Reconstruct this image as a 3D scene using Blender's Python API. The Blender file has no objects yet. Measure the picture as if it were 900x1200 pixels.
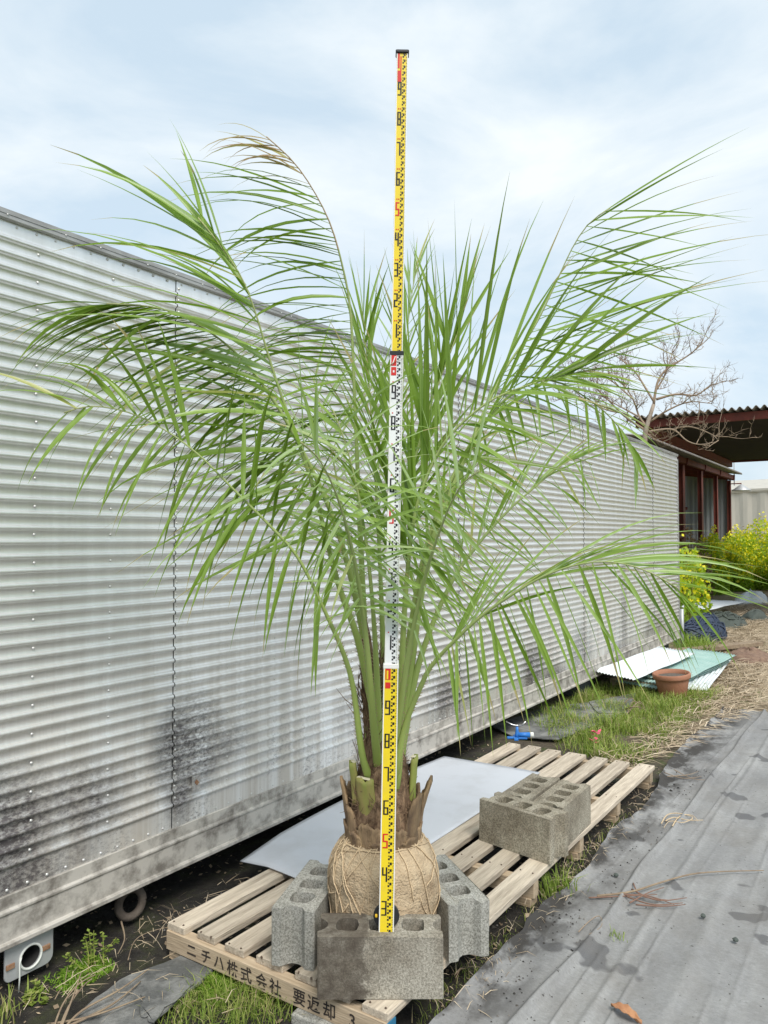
import bpy, bmesh, math, random
from mathutils import Vector, Matrix, noise
from mathutils.geometry import tessellate_polygon
R = math.radians
random.seed(7)
S = bpy.context.scene
COL = S.collection

# ------------------------------------------------------------------ camera
CAMZ, YAW, PITCH, FPX, HZ = 1.55, R(33.95), math.atan(28/900), 900.0, 628.0
cam_d = bpy.data.cameras.new('camera'); cam = bpy.data.objects.new('camera', cam_d); COL.objects.link(cam)
cam.location = (0, 0, CAMZ); cam.rotation_euler = (R(90)+PITCH, 0, YAW)
cam_d.sensor_fit = 'VERTICAL'; cam_d.sensor_height = 36; cam_d.lens = FPX/1200*36
cam_d.clip_start = .05; cam_d.clip_end = 2000
S.camera = cam
S.render.resolution_x, S.render.resolution_y = 768, 1024

# ------------------------------------------------------------------ sky, sun, exposure
SUN_DIR = Vector((.62, -.45, 1.0)).normalized()
sun_el = math.asin(SUN_DIR.z); sun_az = math.atan2(SUN_DIR.x, SUN_DIR.y)
W = bpy.data.worlds.new('World'); S.world = W; W.use_nodes = True
nt = W.node_tree; nt.nodes.clear()
def wn(t, **k):
    n = nt.nodes.new(t)
    for a, b in k.items(): setattr(n, a, b)
    return n
wout = wn('ShaderNodeOutputWorld'); bg = wn('ShaderNodeBackground'); bg.inputs['Strength'].default_value = .105
sky = wn('ShaderNodeTexSky', sky_type='NISHITA', sun_disc=False, sun_elevation=sun_el, sun_rotation=sun_az)
sky.air_density = 1.0; sky.dust_density = 2.5; sky.ozone_density = 1.5
tc = wn('ShaderNodeTexCoord'); mp = wn('ShaderNodeMapping'); mp.inputs['Scale'].default_value = (1.5, 1.5, 4.2); mp.inputs['Rotation'].default_value = (.25, .35, .6)
nz = wn('ShaderNodeTexNoise'); nz.inputs['Scale'].default_value = 1.5; nz.inputs['Detail'].default_value = 9; nz.inputs['Roughness'].default_value = .56; nz.inputs['Distortion'].default_value = .5
rp = wn('ShaderNodeValToRGB'); rp.color_ramp.elements[0].position = .39; rp.color_ramp.elements[0].color = (0,0,0,1); rp.color_ramp.elements[1].position = .69; rp.color_ramp.elements[1].color = (.95,.95,.95,1)
hz = wn('ShaderNodeMixRGB'); hz.inputs[0].default_value = .80; hz.inputs[2].default_value = (5.2, 6.3, 7.15, 1)      # thin high veil
mx = wn('ShaderNodeMixRGB'); mx.inputs[2].default_value = (6.9, 7.3, 7.5, 1)                                         # soft white cloud
nt.links.new(tc.outputs['Generated'], mp.inputs['Vector']); nt.links.new(mp.outputs[0], nz.inputs['Vector'])
nt.links.new(nz.outputs['Fac'], rp.inputs[0]); nt.links.new(rp.outputs[0], mx.inputs[0]); nt.links.new(sky.outputs[0], hz.inputs[1]); nt.links.new(hz.outputs[0], mx.inputs[1])
nt.links.new(mx.outputs[0], bg.inputs['Color']); nt.links.new(bg.outputs[0], wout.inputs['Surface'])
sl = bpy.data.lights.new('sun', 'SUN'); sl.energy = 2.5; sl.angle = R(24); sl.color = (1, .95, .88)
so = bpy.data.objects.new('sun', sl); COL.objects.link(so); so.rotation_euler = SUN_DIR.to_track_quat('Z', 'Y').to_euler()
S.view_settings.view_transform = 'Standard'; S.view_settings.look = 'None'; S.view_settings.gamma = 1
S.view_settings.use_curve_mapping = False; S.view_settings.exposure = .45

# ------------------------------------------------------------------ pixel -> place
FW = Vector((-math.sin(YAW), math.cos(YAW), 0)); RT = Vector((math.cos(YAW), math.sin(YAW), 0)); UP = Vector((0, 0, 1))
FP = FW*math.cos(PITCH)+UP*math.sin(PITCH); UPP = UP*math.cos(PITCH)-FW*math.sin(PITCH)
C0 = Vector((0, 0, CAMZ))
def ray(px, py): return FP+RT*((px-450)/FPX)+UPP*((600-py)/FPX)
def G(px, py, z=0.): r = ray(px, py); return C0+r*((z-CAMZ)/r.z)            # on a level plane
def TX(px, py, x): r = ray(px, py); return C0+r*(x/r.x)                       # on a plane x = const
def TY(px, py, y): r = ray(px, py); return C0+r*(y/r.y)
def P(px, py, d): r = ray(px, py); return C0+r*(d/r.dot(FW))                  # at a horizontal depth

# ------------------------------------------------------------------ mesh helpers
class MB:
    def __init__(s): s.v = []; s.f = []; s.a = []                            # a: value per face
    def add(s, vs, fs, a=0.):
        o = len(s.v); s.v += [tuple(v) for v in vs]; s.f += [tuple(i+o for i in f) for f in fs]; s.a += [a]*len(fs); return s
    def box(s, c, d, rz=0., M=None, a=0.):
        x, y, z = d[0]/2, d[1]/2, d[2]/2
        vs = [Vector((sx*x, sy*y, sz*z)) for sz in (-1, 1) for sy in (-1, 1) for sx in (-1, 1)]
        m = M if M is not None else Matrix.Rotation(rz, 3, 'Z')
        vs = [m@v+Vector(c) for v in vs]
        return s.add(vs, [(0,2,3,1),(4,5,7,6),(0,1,5,4),(2,6,7,3),(0,4,6,2),(1,3,7,5)], a)
    def tube(s, pts, rad, n=6, a=0., flat=1., cap=True):
        pts = [Vector(p) for p in pts]; rad = rad if isinstance(rad, (list, tuple)) else [rad]*len(pts)
        vs = []; fs = []; u = None
        for i, p in enumerate(pts):
            t = (pts[min(i+1, len(pts)-1)]-pts[max(i-1, 0)]).normalized()
            if u is None: u = t.orthogonal().normalized()
            u = (u-t*u.dot(t)).normalized(); w = t.cross(u)
            for k in range(n):
                q = 2*math.pi*k/n; vs.append(p+u*math.cos(q)*rad[i]+w*math.sin(q)*rad[i]*flat)
        for i in range(len(pts)-1):
            for k in range(n): fs.append((i*n+k, i*n+(k+1)%n, (i+1)*n+(k+1)%n, (i+1)*n+k))
        if cap: fs.append(tuple(range(n))[::-1]); fs.append(tuple((len(pts)-1)*n+k for k in range(n)))
        return s.add(vs, fs, a)
    def lathe(s, prof, c=(0,0,0), n=20, a=0., jit=0.):
        vs = []; fs = []; c = Vector(c)
        for r, z in prof:
            for k in range(n):
                q = 2*math.pi*k/n; j = 1+(random.uniform(-jit, jit) if jit else 0)
                vs.append(c+Vector((math.cos(q)*r*j, math.sin(q)*r*j, z)))
        for i in range(len(prof)-1):
            for k in range(n): fs.append((i*n+k, i*n+(k+1)%n, (i+1)*n+(k+1)%n, (i+1)*n+k))
        return s.add(vs, fs, a)
    def grid(s, fn, nu, nv, a=0.):
        vs = [fn(i/nu, j/nv) for j in range(nv+1) for i in range(nu+1)]
        fs = [(j*(nu+1)+i, j*(nu+1)+i+1, (j+1)*(nu+1)+i+1, (j+1)*(nu+1)+i) for j in range(nv) for i in range(nu)]
        return s.add(vs, fs, a)
    def mesh(s, name, smooth=False, attr=False):
        me = bpy.data.meshes.new(name); me.from_pydata(s.v, [], s.f); me.update()
        if smooth: me.polygons.foreach_set('use_smooth', [True]*len(me.polygons))
        if attr:
            at = me.attributes.new('tint', 'FLOAT', 'FACE'); at.data.foreach_set('value', s.a)
        return me
def mats(me, m):
    me.materials.append(m); return me
def obj(name, data, mat=None, parent=None, loc=None, smooth=False, attr=False, bevel=0., solid=0., label=None, cat=None, group=None, kind=None):
    if isinstance(data, MB): data = data.mesh(name, smooth, attr)
    if mat is not None and not data.materials: data.materials.append(mat)
    o = bpy.data.objects.new(name, data); COL.objects.link(o)
    if parent: o.parent = parent
    if loc is not None: o.location = loc
    if solid: m = o.modifiers.new('solid', 'SOLIDIFY'); m.thickness = solid; m.offset = 0
    if bevel: m = o.modifiers.new('bevel', 'BEVEL'); m.width = bevel; m.segments = 1 if bevel < .004 else 2; m.limit_method = 'ANGLE'; m.angle_limit = R(40)
    tag(o, label, cat, group, kind); return o
def tag(o, label=None, cat=None, group=None, kind=None):
    for k, v in (('label', label), ('category', cat), ('group', group), ('kind', kind)):
        if v: o[k] = v
    return o
def thing(name, label, cat, loc=(0,0,0), rz=0., group=None):
    o = bpy.data.objects.new(name, None); o.empty_display_size = .1; COL.objects.link(o); o.location = loc; o.rotation_euler = (0, 0, rz)
    return tag(o, label, cat, group)
def copy_tree(o, parent=None):
    c = o.copy(); COL.objects.link(c); c.parent = parent
    for ch in [q for q in bpy.data.objects if q.parent == o]: copy_tree(ch, c)
    return c

# ------------------------------------------------------------------ materials
MT = {}
def mat(name, col, rough=.8, metal=0., spec=.4, noise_s=None, col2=None, bump=0., bump_s=60., detail=6, coord='Object', amt=(.35,.65), scale=(1,1,1), tint=None, rnd=None):
    m = bpy.data.materials.new(name); m.use_nodes = True; n = m.node_tree; b = n.nodes['Principled BSDF']
    b.inputs['Roughness'].default_value = rough; b.inputs['Metallic'].default_value = metal; b.inputs['Specular IOR Level'].default_value = spec
    b.inputs['Base Color'].default_value = (*col, 1)
    tcn = n.nodes.new('ShaderNodeTexCoord'); mpn = n.nodes.new('ShaderNodeMapping'); mpn.inputs['Scale'].default_value = scale
    if coord == 'World':
        g = n.nodes.new('ShaderNodeNewGeometry'); n.links.new(g.outputs['Position'], mpn.inputs[0])
    else: n.links.new(tcn.outputs[coord], mpn.inputs[0])
    last = None
    if noise_s:
        t = n.nodes.new('ShaderNodeTexNoise'); t.inputs['Scale'].default_value = noise_s; t.inputs['Detail'].default_value = detail; t.inputs['Roughness'].default_value = .65
        n.links.new(mpn.outputs[0], t.inputs['Vector'])
        r = n.nodes.new('ShaderNodeValToRGB'); r.color_ramp.elements[0].position = amt[0]; r.color_ramp.elements[1].position = amt[1]
        r.color_ramp.elements[0].color = (*col, 1); r.color_ramp.elements[1].color = (*(col2 or col), 1)
        n.links.new(t.outputs['Fac'], r.inputs[0]); last = r.outputs[0]
    if rnd:
        oi = n.nodes.new('ShaderNodeObjectInfo'); mr = n.nodes.new('ShaderNodeMapRange'); mr.inputs[3].default_value, mr.inputs[4].default_value = rnd
        n.links.new(oi.outputs['Random'], mr.inputs[0]); hs = n.nodes.new('ShaderNodeHueSaturation'); n.links.new(mr.outputs[0], hs.inputs['Value'])
        if last is not None: n.links.new(last, hs.inputs['Color'])
        else: hs.inputs['Color'].default_value = (*col, 1)
        last = hs.outputs[0]
    if tint:                                                               # ramp over the face attribute
        at = n.nodes.new('ShaderNodeAttribute'); at.attribute_name = 'tint'; r = n.nodes.new('ShaderNodeValToRGB')
        el = r.color_ramp.elements
        while len(el) < len(tint): el.new(.5)
        for e, (p, c) in zip(el, tint): e.position = p; e.color = (*c, 1)
        n.links.new(at.outputs['Fac'], r.inputs[0]); last = r.outputs[0]
    if last is not None: n.links.new(last, b.inputs['Base Color'])
    if bump:
        t2 = n.nodes.new('ShaderNodeTexNoise'); t2.inputs['Scale'].default_value = bump_s; t2.inputs['Detail'].default_value = 5; n.links.new(mpn.outputs[0], t2.inputs['Vector'])
        bp = n.nodes.new('ShaderNodeBump'); bp.inputs['Strength'].default_value = bump; bp.inputs['Distance'].default_value = .01
        n.links.new(t2.outputs['Fac'], bp.inputs['Height']); n.links.new(bp.outputs[0], b.inputs['Normal'])
    MT[name] = m; m['b'] = 1; return m
def nd(m, t, **k):
    n = m.node_tree.nodes.new(t)
    for a, v in k.items(): setattr(n, a, v)
    return n
def leafmat(name, tint, trans=.35, rough=.45, back=1.25):
    m = mat(name, (.1,.2,.05), rough, tint=tint, spec=.35); n = m.node_tree; b = n.nodes['Principled BSDF']; o = n.nodes['Material Output']
    src = b.inputs['Base Color'].links[0].from_socket
    tr = nd(m, 'ShaderNodeBsdfTranslucent'); hs = nd(m, 'ShaderNodeHueSaturation'); hs.inputs['Value'].default_value = back; hs.inputs['Saturation'].default_value = 1.1
    n.links.new(src, hs.inputs['Color']); n.links.new(hs.outputs[0], tr.inputs[0]); mixn = nd(m, 'ShaderNodeMixShader'); mixn.inputs[0].default_value = trans
    n.links.new(b.outputs[0], mixn.inputs[1]); n.links.new(tr.outputs[0], mixn.inputs[2]); n.links.new(mixn.outputs[0], o.inputs['Surface']); return m

mat('wood', (.62,.54,.43), .8, noise_s=4.5, col2=(.30,.245,.185), scale=(12,.8,12), bump=.6, bump_s=16, detail=10, amt=(.36,.74), rnd=(.80,1.12))
mat('wood_end', (.55,.44,.31), .8, noise_s=4.5, col2=(.36,.275,.185), scale=(.9,12,12), detail=10, bump=.3, bump_s=14, rnd=(.85,1.1))
mat('blue_paint', (.03,.17,.30), .7)
mat('ink', (.035,.028,.025), .8, noise_s=60, col2=(.12,.085,.055), amt=(.5,.8))
mat('nail', (.10,.07,.05), .6)
def concrete(name, c1, c2, dark=None, split=None, rnd=(.92,1.08)):
    m = mat(name, c1, .93, noise_s=6, col2=c2, amt=(.36,.64), rnd=rnd); n = m.node_tree; L = n.links.new; b = n.nodes['Principled BSDF']; src = b.inputs['Base Color'].links[0].from_socket
    tcn = n.nodes.new('ShaderNodeTexCoord')
    def nz_(sc, det, off=0, rough=.6):
        t = n.nodes.new('ShaderNodeTexNoise'); t.inputs['Scale'].default_value = sc; t.inputs['Detail'].default_value = det; t.inputs['Roughness'].default_value = rough
        mp_ = n.nodes.new('ShaderNodeMapping'); mp_.inputs['Location'].default_value = (off, off, off); L(tcn.outputs['Object'], mp_.inputs[0]); L(mp_.outputs[0], t.inputs[0]); return t.outputs['Fac']
    def rmp(v, a, c):
        r = n.nodes.new('ShaderNodeValToRGB'); r.color_ramp.elements[0].position, r.color_ramp.elements[0].color = a[0], (*a[1], 1); r.color_ramp.elements[1].position, r.color_ramp.elements[1].color = c[0], (*c[1], 1); L(v, r.inputs[0]); return r.outputs[0]
    g = nz_(150, 8, 3, .85); mlt = n.nodes.new('ShaderNodeMixRGB'); mlt.blend_type = 'MULTIPLY'; mlt.inputs[0].default_value = 1; L(src, mlt.inputs[1]); L(rmp(g, (.43,(.50,.50,.48)), (.57,(1.28,1.28,1.28))), mlt.inputs[2]); out = mlt.outputs[0]
    if dark:                                                               # damp brown stain with an edge across the face
        sx = n.nodes.new('ShaderNodeSeparateXYZ'); L(tcn.outputs['Object'], sx.inputs[0]); ad = n.nodes.new('ShaderNodeMath'); ad.operation = 'MULTIPLY_ADD'; L(nz_(14, 6), ad.inputs[0]); ad.inputs[1].default_value = .12; split += -.02; L(sx.outputs['X'], ad.inputs[2])
        f = rmp(ad.outputs[0], (split+.078, (1,1,1)), (split+.088, (.15,.15,.15))); f2 = n.nodes.new('ShaderNodeMath'); f2.operation = 'MULTIPLY'; L(f, f2.inputs[0]); L(rmp(nz_(30, 6, 7), (.35,(1.,)*3), (.70,(.55,)*3)), f2.inputs[1])
        m2 = n.nodes.new('ShaderNodeMixRGB'); L(f2.outputs[0], m2.inputs[0]); L(out, m2.inputs[1]); m2.inputs[2].default_value = (*dark, 1); out = m2.outputs[0]
    L(out, b.inputs['Base Color'])
    bp = n.nodes.new('ShaderNodeBump'); bp.inputs['Strength'].default_value = .75; bp.inputs['Distance'].default_value = .006; L(nz_(140, 7, 1, .8), bp.inputs['Height']); L(bp.outputs[0], b.inputs['Normal'])
concrete('concrete', (.34,.335,.30), (.44,.435,.40))
concrete('concrete_stained', (.26,.23,.18), (.50,.47,.40), (.095,.078,.060), -.045, rnd=(1,1.001))
concrete('concrete_mossy', (.23,.20,.15), (.41,.375,.30))
mat('staff_yellow', (.80,.61,.02), .4, spec=.5, noise_s=25, col2=(.70,.53,.05), amt=(.5,.8)); mat('staff_white', (.80,.82,.82), .38, spec=.5)
mat('staff_black', (.015,.015,.017), .5); mat('staff_red', (.62,.03,.025), .5); mat('staff_edge', (.80,.80,.76), .45); mat('dark_plastic', (.02,.022,.025), .45)
mat('yellow_plastic', (.8,.5,.02), .5)
mat('burlap', (.57,.45,.30), .95, noise_s=11, col2=(.33,.235,.145), detail=10, bump=1., bump_s=130, amt=(.38,.7))
mat('rope', (.62,.48,.31), .95, bump=.6, bump_s=200)
mat('sheath', (.13,.085,.055), .85, noise_s=26, col2=(.36,.25,.14), bump=1., bump_s=70, scale=(1,1,.22), amt=(.36,.66), rnd=(.65,1.35))
mat('fibre', (.10,.058,.036), .95, noise_s=70, col2=(.30,.20,.12), bump=1., bump_s=120, scale=(1,1,.3))
mat('stub', (.27,.35,.07), .6, noise_s=12, col2=(.33,.27,.10), bump=.3, bump_s=30, scale=(1,1,.3))
mat('stub_cut', (.72,.66,.50), .8)
mat('petiole', (.2,.28,.08), .5, tint=[(0,(.32,.42,.08)),(.5,(.33,.41,.15)),(1,(.46,.34,.22))])
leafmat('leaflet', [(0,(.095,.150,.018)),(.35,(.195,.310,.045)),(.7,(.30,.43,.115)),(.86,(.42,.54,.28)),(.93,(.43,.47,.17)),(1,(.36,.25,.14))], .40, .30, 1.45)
mat('plastic_board', (.56,.59,.64), .38, spec=.45, noise_s=5, col2=(.45,.465,.49), bump=.05, bump_s=4, detail=12, amt=(.45,.85))
mat('terracotta', (.36,.175,.11), .8, noise_s=8, col2=(.32,.14,.08), bump=.3, bump_s=60)
mat('pot_soil', (.09,.08,.07), 1, noise_s=40, col2=(.16,.14,.12), bump=1, bump_s=80)
mat('sprinkler_blue', (.03,.18,.55), .4); mat('metal_bright', (.62,.62,.62), .3, metal=1)
mat('petal', (.80,.12,.22), .7, rnd=(.8,1.1))
mat('galv', (.52,.54,.55), .5, metal=.35, noise_s=3, col2=(.42,.43,.44))
mat('white_sheet', (.72,.76,.78), .5, noise_s=4, col2=(.62,.66,.68), bump=.05, bump_s=20)
mat('green_sheet', (.26,.42,.38), .5, noise_s=4, col2=(.36,.50,.46))
mat('red_steel', (.20,.045,.030), .7, noise_s=5, col2=(.13,.035,.025), bump=.1, bump_s=40)
mat('underside_shade', (.012,.007,.007), .95, noise_s=4, col2=(.02,.013,.012))  # near black: the shade below the canopy put into the colour
mat('roof_slate', (.30,.28,.26), .9, noise_s=5, col2=(.22,.20,.18))
mat('grey_cladding', (.30,.315,.33), .7, noise_s=3, col2=(.24,.25,.265), scale=(1,1,.2))
mat('beige_cladding', (.52,.49,.43), .8, noise_s=2, col2=(.44,.42,.37), scale=(1,1,.2))
mat('bark', (.27,.22,.17), .95, noise_s=15, col2=(.37,.31,.25), bump=.6, bump_s=60)
mat('twig', (.31,.235,.165), .9); mat('twig_red', (.22,.13,.095), .9)
mat('dead_stem', (.20,.145,.10), .9, noise_s=20, col2=(.32,.25,.17)); mat('dead_leaf', (.50,.27,.14), .8, noise_s=12, col2=(.38,.18,.09), bump=.4, bump_s=30)
mat('slate_board', (.10,.103,.10), .85, noise_s=7, col2=(.34,.34,.325), bump=.6, bump_s=60, amt=(.42,.74), detail=12)
mat('tarp_blue', (.035,.05,.085), .55, bump=.4, bump_s=20); mat('dark_net', (.075,.09,.08), .8, bump=.8, bump_s=30)
mat('brown_heap', (.16,.10,.075), 1, noise_s=20, col2=(.25,.17,.12), bump=1, bump_s=30)
mat('rust_ring', (.085,.068,.055), .85, noise_s=20, col2=(.14,.115,.095), bump=.5, bump_s=60)
mat('rust', (.20,.085,.035), .9, noise_s=40, col2=(.34,.22,.14)); mat('chassis', (.055,.06,.07), .8, noise_s=5, col2=(.09,.10,.11))
mat('cord', (.68,.70,.66), .6)
leafmat('grass', [(0,(.13,.21,.03)),(.4,(.24,.34,.06)),(.75,(.36,.43,.10)),(1,(.52,.43,.25))], .35, .6)
leafmat('moss', [(0,(.14,.28,.02)),(1,(.26,.42,.05))], .3, .7)
mat('straw', (.4,.3,.2), .95, tint=[(0,(.20,.145,.095)),(.5,(.44,.35,.24)),(1,(.58,.49,.36))])
leafmat('rape_leaf', [(0,(.22,.36,.03)),(.5,(.38,.52,.06)),(1,(.55,.64,.10))], .5, .55)
leafmat('rape_flower', [(0,(.84,.74,.03)),(1,(.94,.88,.08))], .35, .6)
leafmat('dry_leaf', [(0,(.20,.13,.08)),(1,(.40,.29,.17))], .3, .6)
mat('pebble', (.06,.057,.052), .95, tint=[(0,(.03,.028,.026)),(.7,(.10,.09,.08)),(1,(.25,.23,.21))])

# weathered aluminium of the box body
def aluminium(name, stains):
    m = mat(name, (.60,.61,.60), .42, metal=.55, spec=.5); n = m.node_tree; L = n.links.new; b = n.nodes['Principled BSDF']
    g = nd(m, 'ShaderNodeNewGeometry'); sx = nd(m, 'ShaderNodeSeparateXYZ'); L(g.outputs['Position'], sx.inputs[0])
    def noise_(scale, sc, detail=8, rough=.65, off=0):
        mpn = nd(m, 'ShaderNodeMapping'); mpn.inputs['Scale'].default_value = sc; mpn.inputs['Location'].default_value = (off, off, off); L(g.outputs['Position'], mpn.inputs[0])
        t = nd(m, 'ShaderNodeTexNoise'); t.inputs['Scale'].default_value = scale; t.inputs['Detail'].default_value = detail; t.inputs['Roughness'].default_value = rough; L(mpn.outputs[0], t.inputs[0]); return t.outputs['Fac']
    def mathn(op, a, c, clamp=False):
        q = nd(m, 'ShaderNodeMath', operation=op); q.use_clamp = clamp
        for i, v in enumerate((a, c)):
            if isinstance(v, (int, float)): q.inputs[i].default_value = v
            else: L(v, q.inputs[i])
        return q.outputs[0]
    def rng(v, a, c, d=0., e=1.):
        q = nd(m, 'ShaderNodeMapRange'); q.inputs[1].default_value, q.inputs[2].default_value, q.inputs[3].default_value, q.inputs[4].default_value = a, c, d, e
        if isinstance(v, (int, float)): q.inputs[0].default_value = v
        else: L(v, q.inputs[0])
        return q.outputs[0]
    def mixc(f, c1, c2):
        q = nd(m, 'ShaderNodeMixRGB'); L(f, q.inputs[0])
        for i, c in ((1, c1), (2, c2)):
            if isinstance(c, tuple): q.inputs[i].default_value = (*c, 1)
            else: L(c, q.inputs[i])
        return q.outputs[0]
    zz, yy = sx.outputs['Z'], sx.outputs['Y']
    streak = noise_(3.0, (1, 4.5, .16)); fine = noise_(70, (1, .55, 1), 9, .8, 3.); blot = noise_(2.4, (1, 1, .8), 6, .6, 8.)
    col = mixc(rng(streak, .35, .68), (.88,.885,.875), (.76,.76,.74))
    # general film, heavier low on the body
    low = rng(zz, 1.30, .30)
    film = mathn('MULTIPLY', low, rng(streak, .36, .62), True)
    col = mixc(mathn('MULTIPLY', film, .9), col, (.44,.40,.345))
    total = None
    for (y0, z0, ry, rz_, k) in stains:                                   # mould patches with an outline of their own
        dy = mathn('DIVIDE', mathn('SUBTRACT', yy, y0), ry); dz = mathn('DIVIDE', mathn('SUBTRACT', zz, z0), rz_)
        d2 = mathn('ADD', mathn('MULTIPLY', dy, dy), mathn('MULTIPLY', dz, dz))
        v = mathn('MULTIPLY', rng(d2, 1.0, .05), k); total = v if total is None else mathn('MAXIMUM', total, v)
    sp = mathn('MULTIPLY', total, mathn('ADD', rng(fine, .38, .6), mathn('MULTIPLY', rng(blot, .40, .58), .5)), True)
    speck = mathn('MULTIPLY', mathn('MULTIPLY', rng(zz, .95, .35), rng(blot, .46, .6)), rng(fine, .50, .60), True)
    sp = mathn('MULTIPLY', mathn('MAXIMUM', sp, mathn('MULTIPLY', speck, .85)), .97)
    col = mixc(sp, col, (.075,.066,.068))
    L(col, b.inputs['Base Color']); L(mathn('SUBTRACT', .72, mathn('MULTIPLY', mathn('MAXIMUM', sp, film), .68), True), b.inputs['Metallic']); L(rng(fine, .3, .7, .28, .44), b.inputs['Roughness'])
    bp = nd(m, 'ShaderNodeBump'); bp.inputs['Strength'].default_value = .12; bp.inputs['Distance'].default_value = .01; L(noise_(6, (1, 1, 1), 4), bp.inputs['Height']); L(bp.outputs[0], b.inputs['Normal'])
    return m
STAINS = [(2.28,.66,.24,.25,1.),(2.22,.50,.10,.20,.8),(1.45,.56,.30,.26,.9),(1.75,.56,.25,.20,.7),(1.55,.38,.35,.10,.8),(2.42,.62,.3,.12,.6),(4.6,.45,.45,.24,.8),(3.6,.6,.4,.2,.5),(5.95,.42,.35,.30,.9),(6.3,.3,.6,.16,.9),(7.1,.42,.35,.35,.7),(8.45,.7,.14,.75,.6),(8.3,.28,.7,.15,.9),(9.7,.35,.6,.3,.7)]
aluminium('alu', STAINS)
mat('alu_rail', (.56,.53,.48), .6, metal=.3, noise_s=7, col2=(.22,.20,.175), coord='World', scale=(1,1.6,1.8), amt=(.44,.66), detail=12, bump=.1, bump_s=20)
mat('alu_top', (.46,.46,.45), .5, metal=.5, noise_s=5, col2=(.28,.275,.265), coord='World', scale=(1,1,4))
mat('rivet', (.66,.66,.64), .45, metal=.5); mat('seam', (.03,.03,.03), .9)

# ground materials
def ground_mat():
    m = mat('soil', (.04,.035,.03), .95); n = m.node_tree; L = n.links.new; b = n.nodes['Principled BSDF']
    g = nd(m, 'ShaderNodeNewGeometry'); sx = nd(m, 'ShaderNodeSeparateXYZ'); L(g.outputs['Position'], sx.inputs[0])
    def noise_(scale, detail=8, rough=.65):
        t = nd(m, 'ShaderNodeTexNoise'); t.inputs['Scale'].default_value = scale; t.inputs['Detail'].default_value = detail; t.inputs['Roughness'].default_value = rough; L(g.outputs['Position'], t.inputs[0]); return t.outputs['Fac']
    def ramp(v, stops):
        r = nd(m, 'ShaderNodeValToRGB'); el = r.color_ramp.elements
        while len(el) < len(stops): el.new(.5)
        for e, (p, c) in zip(el, stops): e.position = p; e.color = (*c, 1)
        L(v, r.inputs[0]); return r.outputs[0]
    a = noise_(7); c = noise_(45)
    near = ramp(a, [(.33,(.020,.018,.016)),(.5,(.040,.036,.030)),(.62,(.050,.055,.025)),(.72,(.085,.07,.05))])
    far = ramp(a, [(.3,(.16,.12,.075)),(.5,(.33,.26,.17)),(.62,(.17,.24,.06)),(.75,(.42,.35,.23))])
    mr = nd(m, 'ShaderNodeMapRange'); L(sx.outputs['Y'], mr.inputs[0]); mr.inputs[1].default_value = 4.9; mr.inputs[2].default_value = 7.2
    mxn = nd(m, 'ShaderNodeMixRGB'); L(mr.outputs[0], mxn.inputs[0]); L(near, mxn.inputs[1]); L(far, mxn.inputs[2])
    m2 = nd(m, 'ShaderNodeMixRGB', blend_type='MULTIPLY'); m2.inputs[0].default_value = .7; L(mxn.outputs[0], m2.inputs[1]); L(ramp(c, [(.3,(.45,.45,.45)),(.7,(1.3,1.3,1.3))]), m2.inputs[2])
    L(m2.outputs[0], b.inputs['Base Color'])
    bp = nd(m, 'ShaderNodeBump'); bp.inputs['Strength'].default_value = 1; bp.inputs['Distance'].default_value = .02; L(c, bp.inputs['Height']); L(bp.outputs[0], b.inputs['Normal'])
ground_mat()
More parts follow.
